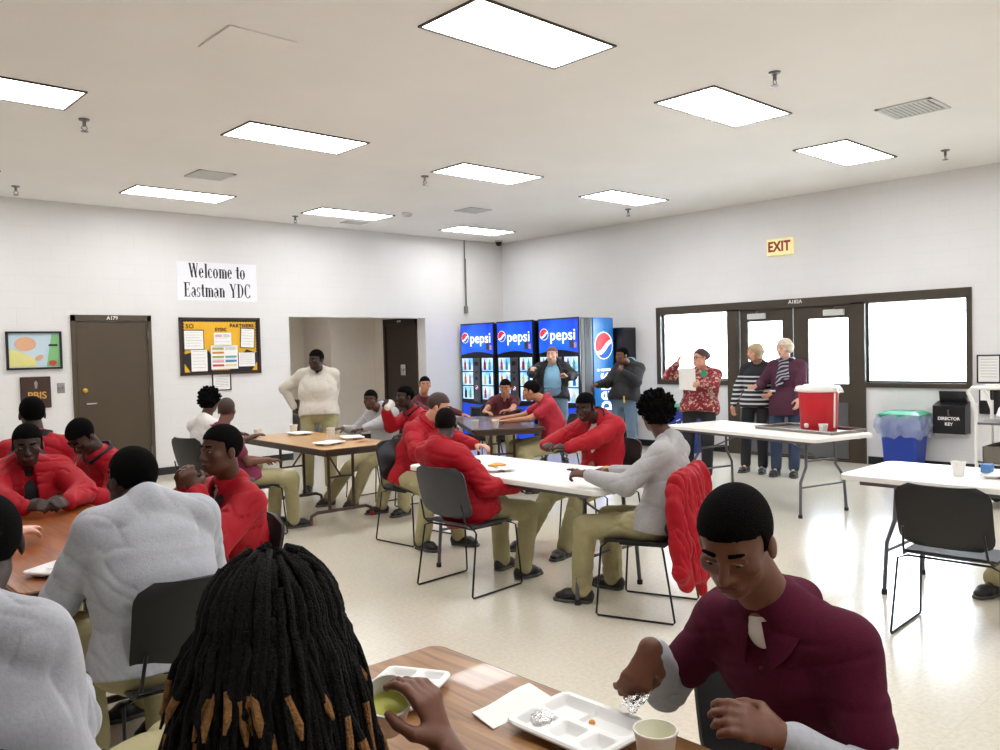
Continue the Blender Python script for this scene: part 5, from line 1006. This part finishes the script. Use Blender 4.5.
p = person('woman in a long purple top with a patterned scarf by the doors', (9.30, 4.98, .90), (9.26, 4.99, 1.52), (-.85, -.25), s=.94, fat=1.12, skin='skin_pale', top=('sweat', 'purple', dict(hem=.14)), pants='jeans',
       hair=('bob', 'hair_silver', -.03), L=W_(9.08, 4.72, .92, (-.3, .0, -.8), (0, .8, 0), .4), R=W_(9.02, 5.22, 1.06, (-.5, .3, .1), (0, -.5, -.4), .6), FL=(9.25, 4.88), FR=(9.2, 5.08), stand=True, seed=7, face=(-.9, .15), fold=.003)
sc = Field(); nb, fwv, r3v, spv = p['neckb'], p['fw'], p['r3'], p['sp']; rs = [nb+spv*.03+(r3v*math.cos(a)+fwv*math.sin(a))*.082 for a in np.linspace(0, 2*PI, 13)]
for i in range(12): sc.cap(rs[i], rs[i+1], .03, .03, None, .02)
sc.cap(nb+fwv*.1+r3v*.03, nb+fwv*.155-spv*.3+r3v*.06, (.045, .02), (.05, .016), tuple(r3v), .02); sc.cap(nb+fwv*.1-r3v*.0, nb+fwv*.16-spv*.22-r3v*.02, (.04, .02), (.045, .016), tuple(r3v), .02)
tag(link_mesh('scarf', sc.mesh(.008, (.004, 60, 3)), 'scarf_cloth', None, V3(0, 0, 0)), 'black and white patterned scarf on the woman in purple', 'scarf')
# pale wood table group
person('person standing in a white thermal shirt and khaki trousers by the alcove', (4.98, 8.42, .93), (4.94, 8.38, 1.525), (-.55, -.83), s=.97, fat=1.3, skin='skin_dark', top=('sweat', 'thermal', dict(collar='maroon', hem=.0)), L=W_(5.22, 8.50, .98, (.0, .3, -.5), (-.5, .5, 0), .4), R=W_(4.83, 8.72, .98, (.3, .3, -.5), (.5, .3, 0), .4),
       FL=(5.02, 8.28), FR=(4.86, 8.5), stand=True, seed=8, face=(-.9, -.35), elbL=(.35, .5, -.2), elbR=(-.35, .6, -.2), facez=-.1)
person('person in grey sweatshirt facing the camera at the pale wood table', (5.27, 7.56, .52), (5.10, 7.55, 1.08), (-.9, -.25), s=.92, skin='skin_brown', top=('sweat', 'grey_sweat2', dict(collar='purple_collar')), L=W_(4.78, 7.3, .79, (-.8, 0, 0), (0, 0, -1), .3), R=W_(4.86, 7.72, .79, (-.8, 0, 0), (0, 0, -1), .3), FL=(4.72, 7.36), FR=(4.62, 7.66), seed=9, face=(-.8, -.6))
person('person in a red jacket drinking from a white cup at the pale wood table', (5.22, 6.72, .52), (4.99, 6.78, 1.14), (-1, .1), s=.92, skin='skin_dark', top=RED, L=W_(4.80, 6.52, .79, (-.8, .3, 0), (0, 0, -1), .4), R=W_(4.74, 6.76, 1.02, (-.45, -.25, .8), (.4, -.6, 0), .8), FL=(4.80, 6.58), FR=(4.72, 6.85), seed=10, face=(-.97, .1), elbR=(-.1, .3, -.8))
C_mouth = None
person('person in a white shirt seen from behind near the back wall', (3.46, 7.84, .52), (3.45, 7.86, 1.15), (.9, .35), s=.93, skin='skin_brown', top=('tee', 'white_tee', dict(short=True)), L=W_(3.88, 8.05, .79, None, (0, 0, -1), .3), R=W_(3.85, 7.75, .79, None, (0, 0, -1), .3), FL=(3.75, 8.1), FR=(3.8, 7.8), seed=11, face=(.8, .7), hair=('curly', 'hair_black'))
person('person in a maroon shirt seated sideways, cropped brown hair, at the pale wood table', (3.34, 6.93, .52), (3.26, 7.08, 1.11), (1, .0), s=.93, skin='skin_mid', top=('polo', 'maroon2', dict(short=True, under=None, collar='maroon2')), L=W_(3.53, 7.02, .65, (.9, -.2, -.1), (0, 0, -1), .3), R=W_(3.52, 6.84, .66, (.9, .1, -.1), (0, 0, -1), .3), FL=(3.70, 7.12), FR=(3.78, 6.90), seed=12, face=(.75, .75), hair=('fade', 'hair_brown'))
# dark table group
person('person half hidden at the far end of the dark brown table', (6.65, 8.72, .52), (6.58, 8.50, 1.165), (-.2, -1), s=.9, skin='skin_tan', top=('tee', 'maroon3', {}), L=W_(6.9, 8.15, .78), R=W_(6.55, 8.15, .78), seed=13, face=(-.5, -.8), hair=('short', 'hair_soft'))
person('person in a maroon polo leaning on the dark brown table before the machines', (7.80, 8.40, .52), (7.58, 8.06, 1.085), (-.7, -.72), s=.95, skin='skin_tan', top=('polo', 'maroon3', dict(short=True, collar='maroon3')), L=W_(7.30, 7.72, .79, (-.6, .5, 0), (0, 0, -1), .5), R=W_(7.15, 8.02, .79, (.1, -.9, 0), (0, 0, -1), .5), seed=14, face=(-.8, -.55), facez=-.2, hair=('short', 'hair_soft'))
person('person in a red polo with back to the camera at the dark brown table', (6.86, 6.52, .52), (6.68, 6.68, 1.115), (-.85, .52), s=.97, fat=1.08, skin='skin_tan', top=('polo', 'red_cotton', dict(short=True, collar='red_cotton')), L=W_(6.40, 6.78, .79, (-.6, .7, 0), (0, 0, -1), .4), R=W_(6.62, 7.10, .79, (-.6, .6, 0), (0, 0, -1), .4), FL=(6.55, 6.45), FR=(6.55, 6.8), seed=15, face=(-.5, .85), facez=-.2, hair=('short', 'hair_soft'))
# middle table group
person('person in a red jacket leaning at the far left corner of the middle table', (4.26, 5.74, .52), (4.40, 5.50, 1.12), (.25, -1), s=.95, skin='skin_light', top=('jacket', 'red_nylon', dict(collar='red_nylon', flaps=0)), L=W_(4.52, 5.12, .79, (.2, -.8, 0), (0, 0, -1), .5), R=W_(4.10, 5.16, .79, (.4, -.8, 0), (0, 0, -1), .4), FL=(4.35, 5.22), FR=(4.05, 5.32), seed=16, face=(.6, -.75), hair=('short', 'hair_brown'), facez=-.3)
person('person in a red jacket seen from behind on the dark grey chair', (3.68, 4.28, .52), (3.60, 4.43, 1.085), (.95, .1), s=.93, fat=1.03, skin='skin_dark', top=('jacket', 'red_nylon', dict(collar='red_nylon', flaps=0, hem=.02)), L=W_(3.95, 4.62, .78, (.8, .3, 0), (0, 0, -1), .3), R=W_(3.86, 4.03, .66, (.8, -.35, -.15), (0, .2, -1), .25), FL=(4.06, 4.40), FR=(4.0, 4.12), seed=17, face=(.75, .65), hair=('fade', 'hair_soft'), vox=.008, facez=-.1)
person('person in an open red jacket facing the camera across the middle table', (5.2, 4.42, .52), (5.06, 4.45, 1.105), (-.98, .0), s=.95, fat=1.05, skin='skin_dark', top=REDO, L=W_(4.67, 4.36, .80, (-.35, .75, .1), (.3, .1, -.8), .55), R=W_(4.66, 4.60, .80, (-.45, -.7, .1), (.3, -.1, -.7), .55), FL=(4.62, 4.30), FR=(4.62, 4.72), seed=18, face=(-.92, -.2), vox=.008, pants='khaki_dark', facez=-.2, elbL=(.1, -.75, -.5), elbR=(.1, .75, -.5))
person('person with curly black hair in a grey sweatshirt on the chair with the draped jacket', (4.06, 3.02, .52), (4.17, 3.10, 1.165), (-.3, .95), s=.97, skin='skin_brown', top=('sweat', 'grey_sweat2', {}), L=W_(3.76, 3.30, .82, (-.25, .9, .1), (.4, 0, -.8), [.1, .6, .8, .8]), R=W_(4.15, 3.44, .79, (-.1, .9, 0), (0, 0, -1), .3), FL=(3.86, 3.46), FR=(4.22, 3.5), seed=19, face=(.45, .9), hair=('curly', 'hair_black'), vox=.007, fold=.007)
# left table group
person('person in a red jacket with back turned behind the clasped hands person', (1.60, 6.50, .55), (1.55, 6.42, 1.22), (.05, 1), s=1.0, fat=1.15, skin='skin_dark', top=RED, L=W_(1.4, 6.9, .75), R=W_(1.8, 6.9, .75), seed=20)
person('person in a red jacket bowing the head, right of the clasped hands person', (2.0, 5.78, .52), (1.64, 5.66, 1.10), (-1, -.25), s=.95, skin='skin_dark', top=RED, L=W_(1.50, 5.40, .80, (-.8, 0, 0)), R=W_(1.45, 5.85, .8, (-.8, 0, 0)), seed=21, face=(-.8, -.5), facez=-.9)
person('person in a red jacket with clasped hands facing the camera at far left', (1.33, 5.60, .52), (1.25, 5.30, 1.11), (-.12, -1), s=.97, fat=1.12, skin='skin_dark', top=('jacket', 'red_nylon', dict(collar='navy', flaps=1, open=.7, inner='navy')), L=W_(1.37, 5.0, .80, (-.6, -.6, .15), (-.6, .3, -.6), .85), R=W_(1.15, 5.0, .80, (.6, -.6, .15), (.6, .3, -.6), .85), seed=22, face=(-.25, -1), vox=.007, elbL=(.9, .1, -.3), elbR=(-.9, .1, -.3), facez=-.2)
person('light skinned person off the left edge, forearm resting on the reddish table', (.43, 3.66, .52), (.70, 3.95, 1.06), (1, .3), s=.97, skin='skin_pale', top=('jacket', 'red_nylon', dict(short=True)), L=W_(1.12, 4.32, .785, (.6, .8, .0), (0, 0, -1), .2), R=W_(.80, 3.65, .66), seed=23, hair=('short', 'hair_soft'), elbL=(.2, -.3, -.8))
person('person in a red jacket at left holding a hand to the mouth', (1.70, 3.72, .52), (1.605, 3.56, 1.165), (-1, -.1), s=.93, fat=.98, skin='skin_brown', top=('jacket', 'red_nylon', dict(collar='navy', flaps=1, open=.6, inner='white_tee')), L=W_(1.44, 3.45, 1.01, (-.2, .3, .75), (.35, .75, 0), .7), R=W_(1.44, 3.60, .99, (-.1, .0, .9), (.5, -.6, 0), .7), seed=24, face=(-.97, -.15), vox=.007, elbL=(.3, -.15, -.8), elbR=(.1, .2, -.8))
person('person in a light grey sweatshirt seen from behind leaning on the reddish table', (1.10, 3.02, .53), (1.14, 3.33, 1.115), (.06, 1), s=1.03, fat=1.22, skin='skin_dark', top=('sweat', 'grey_sweat', {}), L=W_(.97, 3.46, .79, (.3, .8, 0)), R=W_(1.30, 3.48, .79, (-.3, .8, 0)), seed=25, face=(-.25, 1), vox=.007, elbL=(-.5, 0, -.9), elbR=(.5, -.1, -.9), fold=.006)
person('person in a light grey sweatshirt at the bottom left corner, khaki knee showing', (.48, 2.15, .53), (.455, 2.36, 1.135), (.72, .7), s=.99, fat=1.15, skin='skin_dark', top=('sweat', 'grey_sweat', {}), L=W_(.42, 2.5, .80, (.4, .8, 0)), R=W_(.66, 2.42, .70, (.2, .9, 0)), FR=(.98, 2.45), FL=(.7, 2.75), seed=26, face=(.1, 1), vox=.006, elbR=(.15, -.3, -1), fold=.007)
# right edge
person('person mostly out of frame at the right edge, black shoe and khaki cuff showing', (6.33, 1.35, .52), (6.3, 1.35, 1.16), (-1, .15), s=.97, skin='skin_brown', top=RED, FL=(5.74, 1.40), FR=(5.62, 1.70), seed=27)
# foreground
p = person('person in the foreground in a maroon polo over grey sleeves, looking down', (1.84, .88, .53), (1.515, .93, 1.17), (-1, .03), s=.93, fat=.95, skin='skin_mid', top=('polo', 'maroon', dict(short=True, under='grey_sweat', collar='maroon')), L=W_(1.43, .785, .835, (-.7, .55, .45), (.3, .6, -.6), [.5, .55, .6, .6]), R=W_(1.50, 1.14, .90, (-.45, .15, -.8), (.5, .8, -.3), [.45, .55, .6, .6]), seed=28, face=(-.93, -.22), facez=-.45, vox=.005, elbL=(.3, -.5, -.8), elbR=(.6, .35, -.7), fold=.005)
for i in range(2):
    b_ = p['neckb']+p['fw']*(.098+.012*i)-p['sp']*(.06+.055*i); m_ = MB(); m_.lathe([(0, -.003), (.006, -.003), (.007, 0), (.006, .003), (0, .003)], n=12); c = b_-p['loc']; m_.xf(lambda v: Vector((v[2], v[0], v[1]))+Vector(c)); m_.build('button', 'notice_brown', p['garment'], True)
tn = Field(); tn.cap(p['neckb']+p['sp']*.0+p['fw']*.02, p['neckb']+(p['headb']-p['neckb'])*.18, .062, .058, None, .02); link_mesh('undershirt', tn.mesh(.005), 'white_tee', p['E'], p['loc'])
# dreadlocked person
p = person('person with long dreadlocks seen from behind in the foreground, raising a cup', (.54, 1.1, .52), (.598, 1.16, 1.140), (.74, .66), s=1.0, fat=1.0, skin='skin_mid', top=('tee', 'maroon', dict(short=True)), L=W_(.62, 1.52, .80), tl=.9, R=W_(.892, 1.125, .89, (-.1, .4, .9), (-.35, .9, -.1), [.55, .6, .65, .7]), seed=29, face=(.66, .75), vox=.005, elbR=(.6, -.6, -.5), hair=('short', 'locs'), facez=-.1)
hd = p['hd']; rnd = random.Random(11); LK = MB(); TP = MB(); s = 1.0
FR_ = p['FRM']; hc = hd(0, -.012, .032)
NL = 400
for i in range(NL):
    # root on the scalp
    th = rnd.uniform(0, 2*PI); ph = math.acos(rnd.uniform(.05, 1)); 
    dx, dy, dz = math.sin(ph)*math.cos(th), math.sin(ph)*math.sin(th), math.cos(ph)
    if dy > .75 and dz < .6: continue
    root = V3(dx*.078, dy*.1, dz*.093); out = nrm(V3(dx, dy, 0)+V3(rnd.uniform(-.15, .15), rnd.uniform(-.15, .15), 0))
    Ln = rnd.choice((.12, .22, .34, .4, .44, .46) if dy < .3 else (.12, .2, .26, .3))*rnd.uniform(.9, 1.1); flare = rnd.uniform(.02, .075)*(.4+Ln)+.01+(.05*Ln/.4 if dy < .1 else 0); pts = []; n = 12
    for k in range(n+1):
        t = k/n; top_ = V3(dx*.09, dy*.112, dz*.105)
        # walk down over the head then hang
        ang = ph+(PI/2-ph)*min(1, t*2.2); rr = .102+.012*(i % 5)/4
        if t*2.2 < 1: q = V3(math.sin(ang)*out[0]*(rr-.012), math.sin(ang)*out[1]*(rr+.012), math.cos(ang)*(rr+.002))
        else:
            u = (t-1/2.2)/(1-1/2.2); q = V3(out[0]*(rr-.012+flare*u**.8), out[1]*(rr+.012+flare*.7*u**.8), -Ln*u)
            q += V3(math.sin(6*u+i), math.cos(5*u+i*1.7), 0)*.006
        pts.append(q)
    W3 = [hc+FR_[0]*q[0]+FR_[1]*q[1]+V3(0, 0, 1)*q[2] for q in pts]
    r0 = rnd.uniform(.0048, .0075); rad = [r0*(.9+.18*math.sin(k*2.3+i)) for k in range(n+1)]; rad[-1] = .002
    if rnd.random() < (.6 if Ln < .25 else .3):
        c_ = 9 if rnd.random() < .6 else 10; LK.tube([Vector(v) for v in W3[:c_+1]], rad[:c_+1], 7); TP.tube([Vector(v) for v in W3[c_:]], [x*1.05 for x in rad[c_:]], 7)
    else: LK.tube([Vector(v) for v in W3], rad, 7)
lv = Vector(p['loc']); LK.xf(lambda v: Vector(v)-lv); TP.xf(lambda v: Vector(v)-lv)
lk = LK.build('dreadlocks', 'locs', p['E'], True); tp = TP.build('dreadlock_tips', 'loc_tip', lk, True); tp['label'] = 'golden brown dreadlock tips'
# foil in the fingers of the maroon polo person
f = MB(); shell(f, lambda u, v: (u*.035, v*.022, .006*math.sin(6*u+3*v)), 8, 6, .002); f.xf(lambda v: (v[0]*.8+v[2], v[1], v[2]+v[0]*.3)); tag(f.build('foil_wrapper', 'foil', None, True, (1.44, 1.14, .80)), 'scrap of foil pinched in the fingers above the foreground tray', 'foil')
# jacket draped over the chair
J = Field(); jh = nrm(V3(-.33, .94, 0)); jr = V3(jh[1], -jh[0], 0); jc = V3(4.04, 3.08, 0)-jh*.265; jq = lambda a, b, z: jc+jr*a-jh*b+V3(0, 0, z)
J.cap(jq(-.30, 0, .82), jq(.2, 0, .84), .045, .045, None, .03); J.cap(jq(-.06, .02, .80), jq(-.12, .06, .44), (.24, .05), (.25, .055), tuple(jr), .04); J.cap(jq(-.12, .06, .46), jq(-.13, .08, .28), (.25, .055), (.17, .05), tuple(jr), .05)
J.cap(jq(-.33, .0, .76), jq(-.43, .06, .36), .055, .05, None, .04); J.cap(jq(-.43, .06, .36), jq(-.37, .07, .27), .05, .045, None, .03); J.cap(jq(.18, .02, .8), jq(.1, .08, .34), .055, .045, None, .03); J.cap(jq(-.1, .08, .32), jq(-.11, .09, .17), (.08, .04), (.03, .03), tuple(jr), .03)
dj = link_mesh('draped_jacket', J.mesh(.007, (.014, 110, 6, (.94, .33, .1))), 'red_nylon', None, V3(0, 0, 0)); tag(dj, 'bright red jacket hanging over the back of the chair in the middle', 'jacket')
K_ = Field(); K_.cap(jq(.2, -.0, .84), jq(.27, .03, .66), (.02, .045), (.018, .03), tuple(jr), .02); link_mesh('collar', K_.mesh(.007, (.004, 60, 2)), 'navy', dj, V3(0, 0, 0))
for o in (CH0, CH1): pass
